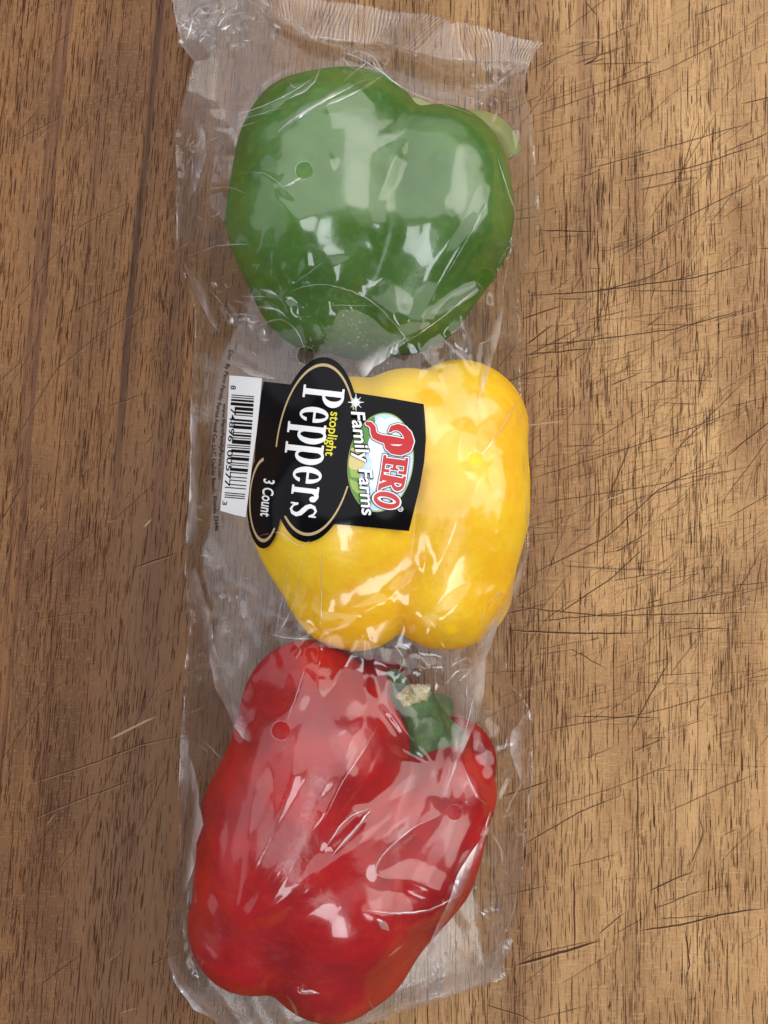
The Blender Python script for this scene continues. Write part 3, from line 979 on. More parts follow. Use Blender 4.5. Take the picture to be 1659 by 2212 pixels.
film_mesh('film_front', HF, .00062, HOLES, M_FILM)
EZF = bil(EZ, xs[0], ys[0], G, XF, YF); EDF = bil(ED, xs[0], ys[0], G, XF, YF)
BACK = .0006 + (EZF - .0010) * np.clip(1 - EDF / (.0015 + 1.1 * EZF), 0, 1) ** 1.5 + np.abs(facets(1500, .00035, 21)) * np.clip(FREE, 0, 1)
BACK = np.minimum(BACK, HF - .0003)
film_mesh('film_back', BACK, .0016, [], M_BACK)


# crimped end seals
def seal(name, up, dn, n=420, nv=10, period=.00125):
    U = spline([W(a, b, .003) for a, b in up], n); Dn = spline([W(a, b, ZE) for a, b in dn], n)
    r = np.random.default_rng(len(up))
    s = np.r_[0, np.cumsum(np.linalg.norm(np.diff(U, axis=0), axis=1))]
    ph = 2 * math.pi * s / period + np.cumsum(r.normal(0, .16, n))
    kn = np.arange(0, n + 20, 20)
    amp = .00027 * np.interp(np.arange(n), kn, r.uniform(.35, 1.5, len(kn)))
    big = .0012 * np.sin(s * 110 + 1) + .0008 * np.sin(s * 260)
    V, F = [], []
    for j in range(nv + 1):
        f = j / nv
        for i in range(n):
            p = U[i] * (1 - f) + Dn[i] * f
            e = min(1, .35 + 2.2 * min(f, 1 - f))
            p = p + np.array([.0004 * math.sin(f * 5 + i * .05), (.00025 * r.normal() if j == 0 else 0), amp[i] * math.sin(ph[i] + .6 * f) * e + (big[i] + .0012) * (1 - f)])
            V.append(p)
    for j in range(nv):
        for i in range(n - 1):
            F.append((j * n + i, (j + 1) * n + i, (j + 1) * n + i + 1, j * n + i + 1))
    return link(name, mesh_from(name, V, F), M_SEAL, bag)


seal('end_seal', [(560, -62), (620, -25), (699, 3), (796, 13), (864, 30), (956, 45), (973, 55), (996, 52), (1074, 72), (1176, 92)],
     [(560, -5), (620, 50), (674, 80), (778, 92), (834, 92), (881, 108), (962, 127), (1021, 130), (1080, 133), (1144, 136)], n=560)
seal('end_seal', [(700, 2180), (800, 2150), (900, 2115), (1000, 2080), (1088, 2040)],
     [(700, 2240), (800, 2206), (905, 2171), (1000, 2142), (1093, 2108)], n=420, period=.0014)


# ribbons of doubled, twisted film along the right side and elsewhere
def ribbon(pts, widths, lift, name='fold_strip', mat=None, curl=.25):
    p = np.array(pts, float); n = 14 * len(p)
    q = spline(p, n); wv = np.interp(np.linspace(0, 1, n), np.linspace(0, 1, len(widths)), widths)
    d = np.gradient(q, axis=0); d /= np.linalg.norm(d, axis=1)[:, None]
    nr = np.stack([-d[:, 1], d[:, 0]], 1)
    V, F, A = [], [], []
    m = 9
    r = np.random.default_rng(int(p[0, 0] * 7 + p[0, 1]))
    side = 1 if r.random() < .5 else -1
    wv = wv * (1 + .18 * np.interp(np.arange(n), np.linspace(0, n, 9), r.normal(0, 1, 9)))
    for i in range(n):
        for j in range(m):
            f = j / (m - 1) - .5
            a = q[i] + nr[i] * wv[i] * f
            b = on_film(np.array([a[0]]), np.array([a[1]]), HF)[0]
            b[2] += lift + curl * wv[i] * KPX * .38 * (.25 - f * f) + .0002 * math.sin(i * .7 + j)
            V.append(b)
            e = min(1, 5 * i / n, 5 * (n - 1 - i) / n) * float(np.clip(.5 + side * f * 1.15, 0, 1)) ** 1.2
            A.append((e, e, e, 1))
    for i in range(n - 1):
        for j in range(m - 1):
            k = i * m + j
            F.append((k, k + m, k + m + 1, k + 1))
    me_ = mesh_from(name, V, F)
    at = me_.color_attributes.new('fade', 'FLOAT_COLOR', 'POINT')
    at.data.foreach_set('color', np.array(A, np.float32).ravel())
    return link(name, me_, mat or M_FOLD, bag)


ribbon([(1090, 1282), (1050, 1370), (1020, 1460), (1000, 1560), (970, 1680)], [10, 42, 62, 44, 6], .0008)
ribbon([(1086, 655), (1062, 740), (1040, 830), (1030, 880)], [10, 26, 16, 5], .0008)
ribbon([(1140, 1195), (1105, 1290), (1070, 1350), (1050, 1400)], [6, 20, 18, 6], .0014)
ribbon([(1062, 1775), (1010, 1880), (950, 2010), (905, 2110)], [6, 26, 22, 10], .0010)
ribbon([(905, 2150), (830, 2185), (780, 2200)], [10, 26, 16], .0016)
ribbon([(770, 800), (830, 758), (885, 726)], [40, 30, 12], .0006)
ribbon([(480, 760), (540, 800), (600, 818)], [14, 20, 6], .0008)
ribbon([(395, 560), (440, 640), (480, 720)], [6, 26, 16], .0008)
ribbon([(413, 1225), (418, 1290), (440, 1370), (480, 1450)], [20, 46, 34, 6], .0006)
ribbon([(452, 1390), (480, 1470), (520, 1560), (545, 1600)], [6, 40, 44, 8], .0006)
ribbon([(400, 1620), (420, 1720), (415, 1830), (395, 1930)], [8, 34, 26, 8], .0006)
ribbon([(410, 230), (430, 300), (420, 380), (400, 440)], [8, 30, 26, 8], .0006)
ribbon([(1140, 1540), (1120, 1600), (1130, 1690)], [8, 34, 10], .0006)
ribbon([(368, 2050), (392, 2110), (440, 2165), (520, 2225)], [14, 34, 44, 30], .0008)
ribbon([(1105, 2020), (1075, 2060), (1060, 2110)], [10, 40, 30], .0008)
ribbon([(398, 1590), (398, 1680), (396, 1760)], [14, 22, 10], .0006)
ribbon([(420, 880), (424, 980), (420, 1080), (418, 1180)], [14, 26, 22, 30], .0006)

# thin sharp creases: small half-round ridges of film that catch the window
CV, CF = [], []


def crease(pts, wpx, lift=.00018, hump=.5):
    p = np.array(pts, float)
    L = np.linalg.norm(np.diff(p, axis=0), axis=1).sum()
    n = max(6, int(L / 9)); q = spline(p, n) if len(p) > 2 else p[0] + np.linspace(0, 1, n)[:, None] * (p[1] - p[0])
    q = q + rng.normal(0, .5, q.shape)
    t = np.linspace(0, 1, n); wv = wpx * np.clip(np.minimum(t, 1 - t) / .3, .12, 1) * rng.uniform(.7, 1.2, n)
    d = np.gradient(q, axis=0); d /= np.linalg.norm(d, axis=1)[:, None] + 1e-9
    nr = np.stack([-d[:, 1], d[:, 0]], 1)
    b0 = len(CV); m = 5
    for j in range(m):
        f = j / (m - 1) - .5
        a = q + nr * (wv * f)[:, None]
        b = on_film(a[:, 0], a[:, 1], HF)
        b[:, 2] += lift + hump * wv * KPX * .38 * (1 - 4 * f * f) * .5
        if j == 0: rows = []; okp = in_poly(b[:, :2], out_w)
        rows.append(b)
    for i in range(n):
        for j in range(m): CV.append(rows[j][i])
    for i in range(n - 1):
        if not (okp[i] and okp[i + 1]): continue
        for j in range(m - 1):
            k = b0 + i * m + j
            CF.append((k, k + m, k + m + 1, k + 1))


def over_pepper(x, y):
    c = W(x, y, .04)
    return float(bil(obst, xs[0], ys[0], G, c[0:1], c[1:2])[0]) > .012


CREASES = [
    ([(690, 150), (672, 185), (620, 215)], 5), ([(792, 172), (720, 205), (640, 255), (600, 285)], 10), ([(825, 165), (770, 200), (700, 232)], 7),
    ([(535, -5), (575, 40), (608, 62)], 15), ([(610, 60), (700, 95), (800, 140), (880, 195), (960, 225), (1040, 255)], 4),
    ([(1076, 345), (1100, 420), (1113, 465), (1098, 560), (1088, 620), (1080, 700)], 4.5), ([(395, 558), (470, 532), (540, 528)], 3), ([(398, 560), (470, 645), (500, 690)], 3),
    ([(560, 625), (600, 640)], 14), ([(520, 640), (585, 642)], 3), ([(545, 665), (590, 668), (625, 690)], 7), ([(540, 715), (600, 690), (640, 715), (660, 760)], 3),
    ([(600, 652), (650, 622), (720, 618), (800, 650), (870, 722), (895, 770)], 2.6), ([(475, 660), (490, 690)], 8), ([(455, 610), (470, 620)], 12),
    ([(610, 405), (650, 385)], 8), ([(505, 375), (560, 372), (590, 385), (612, 405)], 2.5), ([(640, 610), (700, 565)], 2.5), ([(820, 660), (700, 660)], 1.2),
    ([(1126, 850), (1100, 900), (1060, 960), (1035, 985)], 5), ([(960, 600), (1020, 500), (1060, 420)], 2), ([(885, 735), (950, 690), (1040, 615)], 2.5),
    ([(540, 1165), (600, 1150), (650, 1180), (690, 1140)], 2.2), ([(660, 1185), (640, 1290), (600, 1372)], 2.2), ([(630, 1185), (610, 1290), (595, 1375)], 2), ([(690, 1180), (695, 1270), (690, 1375)], 2.6),
    ([(560, 1360), (620, 1378), (690, 1378)], 2.2), ([(1070, 1290), (1085, 1278)], 10), ([(990, 1420), (975, 1440), (1010, 1420), (1018, 1440)], 5), ([(960, 1480), (990, 1450), (1020, 1445)], 5),
    ([(1040, 1540), (1065, 1535)], 8), ([(650, 1400), (640, 1425)], 6), ([(660, 1440), (640, 1500), (620, 1555)], 2.5),
    ([(820, 1560), (780, 1630), (740, 1690), (700, 1770)], 2.4),
    ([(800, 1745), (750, 1770), (700, 1835)], 4), ([(800, 1750), (770, 1790), (715, 1850)], 8), ([(958, 1757), (890, 1790), (830, 1845), (812, 1885), (850, 1900)], 5), ([(900, 1800), (850, 1840)], 8),
    ([(1000, 1928), (930, 1965), (860, 1972), (792, 1966)], 6), ([(815, 1985), (840, 2010)], 16), ([(870, 2040), (840, 2065)], 4), ([(650, 2140), (690, 2145)], 8),
    ([(1143, 1620), (1140, 1700)], 5), ([(1150, 1660), (1110, 1720), (1085, 1780)], 4), ([(1050, 1780), (1080, 1830), (1085, 1870)], 5), ([(1060, 1750), (1050, 1790)], 6),
    ([(960, 2100), (920, 2120), (960, 2140)], 7), ([(1000, 2060), (960, 2110), (900, 2140)], 8), ([(940, 2060), (965, 2090)], 5), ([(1040, 1970), (1060, 1990)], 8),
    ([(620, 2150), (640, 2190), (620, 2205)], 7), ([(560, 2170), (600, 2200), (680, 2210)], 6), ([(450, 2130), (500, 2180), (560, 2210)], 5), ([(365, 2050), (385, 2100), (430, 2165)], 4),
([(380, 40), (400, 60), (430, 70)], 6), ([(430, 80), (450, 60)], 6),
    ([(820, 95), (840, 120), (830, 150)], 8), ([(850, 90), (850, 130)], 6), ([(1000, 205), (1025, 215), (1010, 240)], 6), ([(1080, 235), (1060, 270)], 10), ([(1140, 145), (1080, 175), (1040, 240)], 4),
    ([(383, 275), (470, 262), (600, 215), (690, 160)], 2.2), ([(383, 280), (500, 262), (620, 230)], 2), ([(400, 290), (500, 278), (560, 262)], 2),
    ([(1030, 1480), (1000, 1600), (960, 1720)], 3), ([(1035, 1350), (1060, 1300), (1090, 1282)], 3),
    ([(440, 1600), (480, 1640)], 2), ([(395, 1460), (440, 1440), (500, 1440)], 2), ([(1000, 1650), (1030, 1720), (1055, 1738)], 3),
]
for pts, wd in CREASES: crease(pts, wd)
for k in range(len(OUT)):
    a, b = np.array(OUT[k], float), np.array(OUT[(k + 1) % len(OUT)], float)
    if a[1] < 5 or a[1] > 2215 or rng.random() < .12: continue
    inn = np.array([760., 1100.])
    a2, b2 = a + (np.array([760, a[1]]) - a) * .008, b + (np.array([760, b[1]]) - b) * .008
    t0, t1 = rng.uniform(0, .3), rng.uniform(.6, 1)
    mid = a2 + (b2 - a2) * .5 + rng.normal(0, 1.2, 2)
    crease([a2 + (b2 - a2) * t0, mid, a2 + (b2 - a2) * t1], rng.uniform(1.8, 4.2), hump=.7)
for k in range(150):                 # small nicks and kinks scattered in the loose film
    while True:
        x, y = rng.uniform(380, 1150), rng.uniform(0, 2200)
        edge = (x < 500) or (x > 1060) or (y < 210) or (600 < y < 800) or (1370 < y < 1520) or (y > 2050)
        if (edge or rng.random() < .03) and not (470 < x < 930 and 760 < y < 1200): break
    if not in_poly(W(x, y, .004)[None, :2], out_w)[0] or over_pepper(x, y): continue
    a = rng.uniform(0, 2 * math.pi); L = rng.gamma(2, 9) + 6
    b = a + rng.normal(0, .5)
    crease([(x, y), (x + L * math.cos(a), y + L * math.sin(a)), (x + L * math.cos(a) + L * math.cos(b), y + L * math.sin(a) + L * math.sin(b))], rng.uniform(1.5, 4))
for sx, sy, sr, num in ((470, 50, 75, 34), (540, 30, 60, 16), (400, 60, 30, 10), (590, 690, 70, 22), (500, 640, 70, 14), (870, 110, 60, 12), (1070, 200, 60, 22), (1000, 1440, 60, 12), (1010, 2010, 75, 24),
                        (960, 2110, 60, 20), (500, 2195, 40, 16), (415, 2130, 34, 12), (1110, 1770, 45, 14), (1120, 1600, 40, 10), (490, 1300, 60, 12), (430, 1100, 25, 10), (430, 300, 40, 12), (1130, 330, 25, 8)):
    for k in range(num):
        x, y = rng.normal(sx, sr * .5), rng.normal(sy, sr * .5)
        if over_pepper(x, y) or rng.random() < .3: continue
        a = rng.uniform(0, math.pi); L = rng.gamma(2, 5) + 4; b = a + rng.normal(0, .6); L2 = rng.gamma(2, 4) + 2
        crease([(x, y), (x + L * math.cos(a), y + L * math.sin(a)), (x + L * math.cos(a) + L2 * math.cos(b), y + L * math.sin(a) + L2 * math.sin(b))], rng.gamma(2, 1.4) + 1.2, hump=rng.uniform(.4, 1.1))
for hx, hy, hr in HOLES:             # cut rims of the vent holes
    th = np.linspace(.3, .3 + 2 * math.pi, 15)
    crease([(hx + hr * 1.05 * math.cos(t), hy + hr * 1.05 * math.sin(t)) for t in th], 0.9, hump=.15)
for k in range(120):                 # dust and tiny scuffs on the tight round patch of film above the label
    x, y = rng.normal(765, 60), rng.normal(715, 45)
    if (x - 745) ** 2 + (y - 780) ** 2 > 150 ** 2: continue
    a = rng.uniform(0, math.pi); L = rng.uniform(1.5, 5)
    crease([(x, y), (x + L * math.cos(a), y + L * math.sin(a))], rng.uniform(.8, 1.8), hump=.15)
o = link('crease', mesh_from('crease', CV, CF), M_CREASE, bag)
o['kind'] = 'stuff'

# ------------------------------------------------------------------ printed label (coordinates of the traced label sheet -> frame pixels)
def z3(zx, zy): return 432.0 + np.asarray(zx, float) * .3229, 743.0 + np.asarray(zy, float) * .3229


# a calmer surface for the print
HL = HF.copy()


def ink(name, color, rough=.35, spec=.35): return principled(name, color, rough, spec)


I_BLACK = ink('label_black', (.0035, .0035, .0045), .16, .16)
I_WHITE = ink('label_white', (.82, .83, .84)); I_GOLD = ink('label_gold', (.52, .38, .20)); I_YEL = ink('label_yellow', (.74, .66, .05))
I_SKY = ink('label_sky', (.52, .68, .85)); I_GRN = ink('label_green', (.10, .27, .06)); I_TAN = ink('label_tan', (.62, .52, .22)); I_RED = ink('label_red', (.50, .02, .025))
I_LEAF = ink('label_leaf_green', (.30, .42, .10)); I_PALE = ink('label_pale_sky', (.72, .82, .92))
STEP = 4.0
GX = np.arange(60, 1560, STEP); GY = np.arange(20, 1420, STEP)
ZX, ZY = np.meshgrid(GX, GY)


def layer(name, field, mat, lift, parent):
    """filled region field > 0 as a mesh lying on the film (marching squares)"""
    f = np.where(field == 0, 1e-6, field)
    nx = len(GX)
    V, F, cache = [], [], {}

    def corner(j, i):
        k = (j, i)
        if k not in cache:
            cache[k] = len(V); V.append((GX[i], GY[j]))
        return cache[k]

    def cross(j0, i0, j1, i1):
        k = (j0, i0, j1, i1) if (j0, i0) < (j1, i1) else (j1, i1, j0, i0)
        if k not in cache:
            a, b = f[j0, i0], f[j1, i1]; t = a / (a - b)
            cache[k] = len(V)
            V.append((GX[i0] + (GX[i1] - GX[i0]) * t, GY[j0] + (GY[j1] - GY[j0]) * t))
        return cache[k]
    pos = f > 0
    any_ = pos[:-1, :-1] | pos[1:, :-1] | pos[:-1, 1:] | pos[1:, 1:]
    for j, i in np.argwhere(any_):
        cs = [(j, i), (j, i + 1), (j + 1, i + 1), (j + 1, i)]
        poly = []
        for a in range(4):
            p, q = cs[a], cs[(a + 1) % 4]
            if pos[p]: poly.append(corner(*p))
            if pos[p] != pos[q]: poly.append(cross(*p, *q))
        if len(poly) >= 3: F.append(poly[::-1])
    if not V: return None
    V = np.array(V)
    px, py = z3(V[:, 0], V[:, 1])
    return link(name, mesh_from(name, on_film(px, py, HL, lift), F), mat, parent)


def pol(pts):
    """signed distance to polygon, positive inside"""
    P = np.array(pts, float); Q = np.roll(P, -1, 0)
    d = np.full(ZX.shape, 1e9); ins = np.zeros(ZX.shape, bool)
    for a, b in zip(P, Q):
        ab = b - a; t = np.clip(((ZX - a[0]) * ab[0] + (ZY - a[1]) * ab[1]) / (ab @ ab + 1e-9), 0, 1)
        d = np.minimum(d, np.hypot(ZX - a[0] - t * ab[0], ZY - a[1] - t * ab[1]))
        if a[1] != b[1]:
            ins ^= ((a[1] > ZY) != (b[1] > ZY)) & (ZX < (b[0] - a[0]) * (ZY - a[1]) / (b[1] - a[1]) + a[0])
    return np.where(ins, d, -d)


def ell(cx, cy, a, b, dirx, diry):
    """a along (dirx,diry), b across"""
    n = math.hypot(dirx, diry); dx, dy = dirx / n, diry / n
    u = (ZX - cx) * dx + (ZY - cy) * dy; v = -(ZX - cx) * dy + (ZY - cy) * dx
    r = np.hypot(u / a, v / b)
    return (1 - r) * min(a, b)


label = None
big = ell(772, 707, 622, 286, -70, 615)
small = ell(432, 1042, 326, 118, -10, 330)
band = pol([(425, 250), (580, 268), (1065, 330), (1300, 367), (1497, 402), (1508, 520), (1512, 640), (1500, 790), (1470, 960), (1398, 1252), (905, 1205), (700, 1190), (400, 1100), (366, 760), (380, 560), (398, 400)])
label = layer('printed_label', np.maximum(np.maximum(big, small), band), I_BLACK, .00022, bag)
label['label'] = 'black printed label with gold-lined ovals and white pepper lettering'


def ring(c0, half, gaps):
    f = half - np.abs(c0)
    return f


g1 = 4.6 - np.abs(big - 24)
g1 = np.where((ZX < 640) & (ZY > 690) & (ZY < 1150), -5, g1)
g1 = np.where((ZX > 900) & (ZY > 440) & (ZY < 950), -5, g1)
g2 = 4.2 - np.abs(small - 19)
g2 = np.where((ZX > 425) & (ZY < 1230), -5, g2)
layer('gold_border', np.maximum(g1, g2), I_GOLD, .00032, label)

# barcode panel
panel = pol([(197, 210), (300, 218), (415, 228), (400, 400), (378, 600), (350, 800), (306, 1160), (220, 1140), (135, 1115), (160, 850), (180, 550)])
bp = layer('barcode_panel', panel, I_WHITE, .00034, label)
LC = {'0': '0001101', '1': '0011001', '2': '0010011', '3': '0111101', '4': '0100011', '5': '0110001', '6': '0101111', '7': '0111011', '8': '0110111', '9': '0001011'}
RC = {k: ''.join('1' if c == '0' else '0' for c in v) for k, v in LC.items()}
code = '874896005773'
bits = '101' + ''.join(LC[c] for c in code[:6]) + '01010' + ''.join(RC[c] for c in code[6:]) + '101'
BV, BF = [], []


def bar_pt(f, s):
    """f along the code 0..1, s across 0..1"""
    y = 343 + 690 * f
    xl = 232 - 50 * f - 4 * math.sin(math.pi * f); xr = 362 - 64 * f + 6 * math.sin(math.pi * f)
    x = xl + (xr - xl) * s
    return x, y + 16 * s - 10 + (6 * (1 - s))


i = 0
while i < 95:
    if bits[i] == '1':
        j = i
        while j < 95 and bits[j] == '1': j += 1
        guard = i < 10 or i >= 85 or 45 <= i < 50
        s0 = -.16 if guard else .06
        n = 6
        b0 = len(BV)
        for k in range(n + 1):
            s = s0 + (1 - s0) * k / n
            for ff in (i / 95 + .0006, j / 95 - .0006):
                BV.append(bar_pt(ff, s))
        for k in range(n):
            a = b0 + 2 * k
            BF.append((a, a + 1, a + 3, a + 2))
        i = j
    else: i += 1
BV = np.array(BV)
px, py = z3(BV[:, 0], BV[:, 1])
link('barcode', mesh_from('barcode', on_film(px, py, HL, .00045), BF), I_BLACK, label)


# small lettering from the built-in outline font, bent along a traced baseline
def text(body, pts, height, mat, lift, squeeze=1.0, shear=0.0, bold=0.0, name='lettering', fit=True, tracking=1.0, parent=None):
    cu = bpy.data.curves.new('t', 'FONT'); cu.body = body; cu.size = 1.0; cu.offset = bold; cu.shear = shear
    cu.resolution_u = 4; cu.space_character = tracking
    ob = bpy.data.objects.new('t', cu); col.objects.link(ob)
    bpy.context.view_layer.update()
    dg = bpy.context.evaluated_depsgraph_get()
    me_ = bpy.data.meshes.new_from_object(ob.evaluated_get(dg))
    bpy.data.objects.remove(ob); bpy.data.curves.remove(cu)
    V = np.array([v.co[:] for v in me_.vertices])
    F = [tuple(p.vertices) for p in me_.polygons]
    bpy.data.meshes.remove(me_)
    base = spline(pts, 60) if len(pts) > 2 else np.array([np.array(pts[0]) + (np.array(pts[1]) - np.array(pts[0])) * t for t in np.linspace(0, 1, 60)])
    seg = np.r_[0, np.cumsum(np.linalg.norm(np.diff(base, axis=0), axis=1))]
    x0, x1 = V[:, 0].min(), V[:, 0].max()
    a = (V[:, 0] - x0) / (x1 - x0) * seg[-1]
    d = np.gradient(base, axis=0); d /= np.linalg.norm(d, axis=1)[:, None]
    bx, by = np.interp(a, seg, base[:, 0]), np.interp(a, seg, base[:, 1])
    ux, uy = np.interp(a, seg, d[:, 1]), np.interp(a, seg, -d[:, 0])     # text up: to the right of the picture
    hh = V[:, 1] * height
    px, py = z3(bx + ux * hh, by + uy * hh)
    return link(name, mesh_from(name, on_film(px, py, HL, lift), F), mat, parent or label, smooth=False)


text('Dist. By Pero Family Farms Food Co. LLC, Delray Beach, Florida 33446', [(196, 40), (150, 250), (108, 440), (88, 600), (78, 760), (80, 950), (100, 1252)], 38, I_BLACK, .00040, bold=.022)
text('www.PeroFamilyFarms.com', [(154, 396), (142, 560), (128, 740), (120, 904)], 36, I_BLACK, .00040, bold=.022)
text('8', [(206, 276), (204, 304)], 50, I_BLACK, .00046, bold=.01)
text('74896', [(206, 428), (196, 540), (188, 652)], 52, I_BLACK, .00046, bold=.01)
text('00577', [(184, 708), (174, 830), (164, 952)], 52, I_BLACK, .00046, bold=.01)
text('3', [(152, 1048), (148, 1076)], 44, I_BLACK, .00046, bold=.01)
text('3 Count', [(428, 900), (416, 1030), (404, 1152)], 104, I_WHITE, .00034, shear=.12, bold=.018)
text('stoplight', [(876, 452), (858, 600), (838, 746)], 92, I_YEL, .00034, bold=.012)

# bold serif lettering from implicit shapes, u along the word, v up
def local(ox, oy, dx, dy):
    n = math.hypot(dx, dy); dx, dy = dx / n, dy / n
    ux, uy = dy, -dx                 # up direction: picture right
    return (ZX - ox) * dx + (ZY - oy) * dy, (ZX - ox) * ux + (ZY - oy) * uy


def rect(u, v, u0, u1, v0, v1): return np.minimum(np.minimum(u - u0, u1 - u), np.minimum(v - v0, v1 - v))


def el(u, v, cu, cv, ru, rv): return (1 - np.hypot((u - cu) / ru, (v - cv) / rv)) * min(ru, rv)


def U(*a):
    r = a[0]
    for b in a[1:]: r = np.maximum(r, b)
    return r


def serif(u, v, uc, vv, half, th):
    return rect(u, v, uc - half, uc + half, vv, vv + th)


def g_P(u, v, w_, h, st=.30, slab=True):
    bowl_o = el(u, v, w_ * .40, h * .74, w_ * .60, h * .265)
    bowl_i = el(u, v, w_ * .40, h * .745, w_ * .27, h * .205)
    bowl = np.minimum(np.minimum(bowl_o, -bowl_i), u - w_ * .25)
    topbar = rect(u, v, w_ * .0, w_ * .5, h * .945, h)
    lowbar = rect(u, v, w_ * .15, w_ * .5, h * .475, h * .53)
    stm = rect(u, v, w_ * .12, w_ * (.12 + st), 0, h)
    return U(bowl, topbar, lowbar, stm, serif(u, v, w_ * .27, 0, w_ * .33, h * .055), serif(u, v, w_ * .14, h * .945, w_ * .18, h * .055))


def g_p(u, v, w_, x, de):
    o = el(u, v, w_ * .55, x * .5, w_ * .45, x * .52); inn = el(u, v, w_ * .52, x * .5, w_ * .19, x * .42)
    bowl = np.minimum(np.minimum(o, -inn), u - w_ * .25)
    stm = rect(u, v, w_ * .10, w_ * .38, -de, x * .98)
    return U(bowl, stm, serif(u, v, w_ * .24, -de, w_ * .28, x * .075), rect(u, v, -w_ * .02, w_ * .2, x * .90, x * .985))


def g_e(u, v, w_, x):
    o = el(u, v, w_ * .5, x * .5, w_ * .48, x * .52); inn = el(u, v, w_ * .54, x * .5, w_ * .20, x * .43)
    ringf = np.minimum(o, -inn)
    gap = rect(u, v, w_ * .56, w_ * 1.2, x * .25, x * .47)
    barr = np.minimum(rect(u, v, w_ * .2, w_ * .90, x * .47, x * .555), o)
    return U(np.minimum(ringf, -gap), barr)


def g_r(u, v, w_, x):
    stm = rect(u, v, w_ * .12, w_ * .46, 0, x * .98)
    arm = np.minimum(np.minimum(el(u, v, w_ * .62, x * .72, w_ * .40, x * .27), -el(u, v, w_ * .66, x * .62, w_ * .24, x * .22)), v - x * .70)
    blob = el(u, v, w_ * .84, x * .80, w_ * .20, x * .13)
    return U(stm, arm, blob, serif(u, v, w_ * .29, 0, w_ * .32, x * .075), rect(u, v, -w_ * .02, w_ * .2, x * .90, x * .985))


def seg_s(u, v, pts, wd):
    d = np.full(u.shape, -1e9)
    for (a, b, w0), (c, e, w1) in zip(pts[:-1], pts[1:]):
        t = np.clip(((u - a) * (c - a) + (v - b) * (e - b)) / ((c - a) ** 2 + (e - b) ** 2 + 1e-9), 0, 1)
        d = np.maximum(d, wd * (w0 + (w1 - w0) * t) - np.hypot(u - a - t * (c - a), v - b - t * (e - b)))
    return d


def g_s(u, v, w_, x):
    P = [(w_ * .84, x * .74, .35), (w_ * .74, x * .88, .45), (w_ * .50, x * .955, .5), (w_ * .27, x * .87, .8), (w_ * .20, x * .73, 1.0), (w_ * .32, x * .60, 1.15), (w_ * .52, x * .50, 1.25),
         (w_ * .72, x * .40, 1.15), (w_ * .82, x * .27, 1.0), (w_ * .74, x * .13, .8), (w_ * .50, x * .045, .5), (w_ * .26, x * .12, .45), (w_ * .14, x * .28, .35)]
    return U(seg_s(u, v, P, w_ * .13), rect(u, v, w_ * .82, w_ * .92, x * .70, x * .98), rect(u, v, w_ * .06, w_ * .16, x * .02, x * .30))


XH = 186
u, v = local(694, 278, -92, 815)
word = g_P(u, v, 128, 276)
word = U(word, g_e(u - 132, v + 2, 110, XH), g_p(u - 253, v + 2, 132, XH, 74), g_p(u - 388, v + 2, 136, XH, 74), g_e(u - 534, v + 2, 118, XH), g_r(u - 668, v + 2, 98, XH), g_s(u - 776, v + 2, 104, XH))
layer('lettering', word, I_WHITE, .00034, label)['label'] = 'large white serif word Peppers'

# emblem: oval landscape
em = ell(1208, 792, 326, 214, -92, 647)
layer('emblem_rim', em + 5, I_LEAF, .00034, label)
layer('emblem_sky', em - 1, I_SKY, .00042, label)
layer('emblem_cloud', np.minimum(em - 1, U(ell(1190, 640, 150, 60, -20, 100), ell(1300, 560, 80, 60, 1, 1), ell(1180, 850, 130, 42, -20, 100))), I_PALE, .00050, label)
hill = np.minimum(em - 1, pol([(1090, 440), (1168, 470), (1172, 540), (1130, 640), (1112, 700), (1080, 800), (1060, 870), (1090, 960), (1110, 1060), (1070, 1110), (900, 1000), (900, 600)]))
layer('emblem_hill', hill, I_GRN, .00058, label)
layer('emblem_field', np.minimum(em - 3, pol([(960, 690), (1060, 700), (1105, 740), (1100, 815), (1045, 850), (1000, 830)])), I_TAN, .00066, label)
layer('emblem_field', np.minimum(em - 3, pol([(1000, 900), (1060, 930), (1100, 1000), (1050, 1000), (1010, 960)])), I_LEAF, .00066, label)
layer('emblem_field', np.minimum(em - 3, pol([(1000, 830), (1060, 850), (1080, 900), (1010, 890)])), I_LEAF, .00066, label)


# red arched brand word
def letter_at(ox, oy, dx, dy): return local(ox, oy, dx, dy)


def g_E(u, v, w_, h):
    return U(rect(u, v, w_ * .14, w_ * .48, 0, h), rect(u, v, 0, w_ * .95, 0, h * .12), rect(u, v, 0, w_ * .95, h * .88, h), rect(u, v, w_ * .3, w_ * .75, h * .44, h * .56),
             rect(u, v, w_ * .78, w_ * .95, 0, h * .32), rect(u, v, w_ * .78, w_ * .95, h * .68, h), rect(u, v, w_ * .66, w_ * .78, h * .34, h * .66))


def g_R(u, v, w_, h):
    bowl = np.minimum(np.minimum(el(u, v, w_ * .42, h * .74, w_ * .50, h * .26), -el(u, v, w_ * .46, h * .74, w_ * .20, h * .15)), u - w_ * .2)
    leg = seg_s(u, v, [(w_ * .45, h * .50, 1), (w_ * .78, h * .10, 1), (w_ * 1.02, h * .05, .5)], w_ * .15)
    return U(rect(u, v, w_ * .10, w_ * .44, 0, h), bowl, leg, rect(u, v, -w_ * .03, w_ * .55, 0, h * .11), rect(u, v, -w_ * .03, w_ * .45, h * .89, h))


def g_O(u, v, w_, h):
    return np.minimum(el(u, v, w_ * .5, h * .5, w_ * .52, h * .5), -el(u, v, w_ * .5, h * .5, w_ * .20, h * .36))


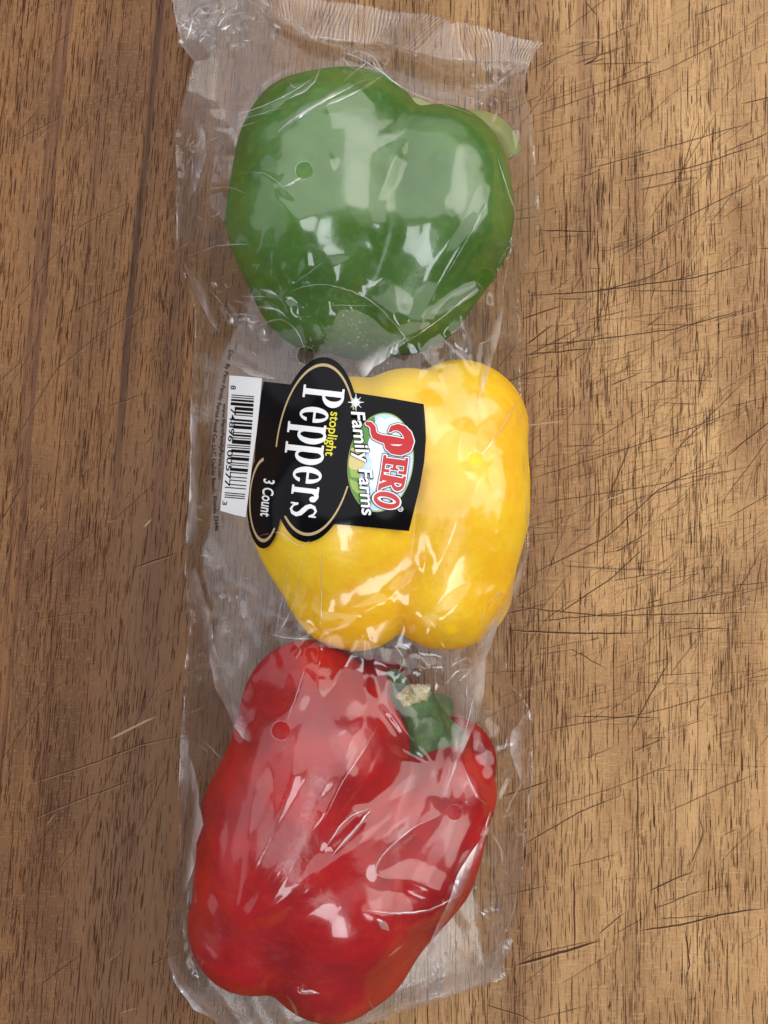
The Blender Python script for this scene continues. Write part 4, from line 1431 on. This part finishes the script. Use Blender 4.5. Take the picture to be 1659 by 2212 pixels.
P_hook = seg_s(ZX, ZY, [(1120, 532, 13), (1140, 536, 16), (1158, 560, 17), (1160, 590, 19), (1172, 615, 22), (1215, 633, 25), (1275, 643, 27), (1335, 650, 22), (1385, 655, 14)], 1.0)
P_bowl = seg_s(ZX, ZY, [(1272, 582, 10), (1290, 562, 17), (1325, 556, 21), (1360, 572, 25), (1388, 605, 28), (1400, 650, 31), (1385, 695, 32), (1340, 714, 31), (1290, 708, 28), (1258, 688, 20), (1244, 658, 14)], 1.0)
u2, v2 = local(1228, 742, -16, 120)
u3, v3 = local(1212, 858, -24, 120)
u4, v4 = local(1176, 972, -30, 120)
brand = U(P_bowl, P_hook, g_E(u2, v2, 118, 168), g_R(u3, v3, 112, 170), g_O(u4, v4, 106, 178))
layer('lettering', brand + 11, I_BLACK, .00076, label)
layer('lettering', brand + 7, I_WHITE, .00086, label)
layer('lettering', brand, I_RED, .00096, label)
# white italic second line with a black edge
for body, pts in (('Family', [(1012, 452), (1030, 620), (1052, 800)]), ('Farms', [(1062, 836), (1072, 990), (1086, 1150)])):
    text(body, pts, 128, I_BLACK, .00104, shear=.16, bold=.055)
    text(body, pts, 128, I_WHITE, .00114, shear=.16, bold=.018)
# registered mark
ur, vr = ZX - 1342, ZY - 1104
layer('registered_mark', 2.6 - np.abs(15.5 - np.hypot(ur, vr)), I_WHITE, .00034, label)
text('R', [(1334, 1098), (1333, 1112)], 24, I_WHITE, .00034, bold=.01)
# sparkle on the gold border
sp_ = None
for a, L in ((0, 78), (45, 62), (90, 80), (135, 58), (20, 40), (70, 38), (110, 40), (160, 36)):
    ca, sa = math.cos(R(a)), math.sin(R(a))
    t = (ZX - 1043) * ca + (ZY - 390) * sa; d = np.abs(-(ZX - 1043) * sa + (ZY - 390) * ca)
    f = 5.5 * (1 - np.abs(t) / L) - d + .2
    sp_ = f if sp_ is None else np.maximum(sp_, f)
layer('sparkle', np.maximum(sp_, 9 - np.hypot(ZX - 1043, ZY - 390)), I_WHITE, .00044, label)
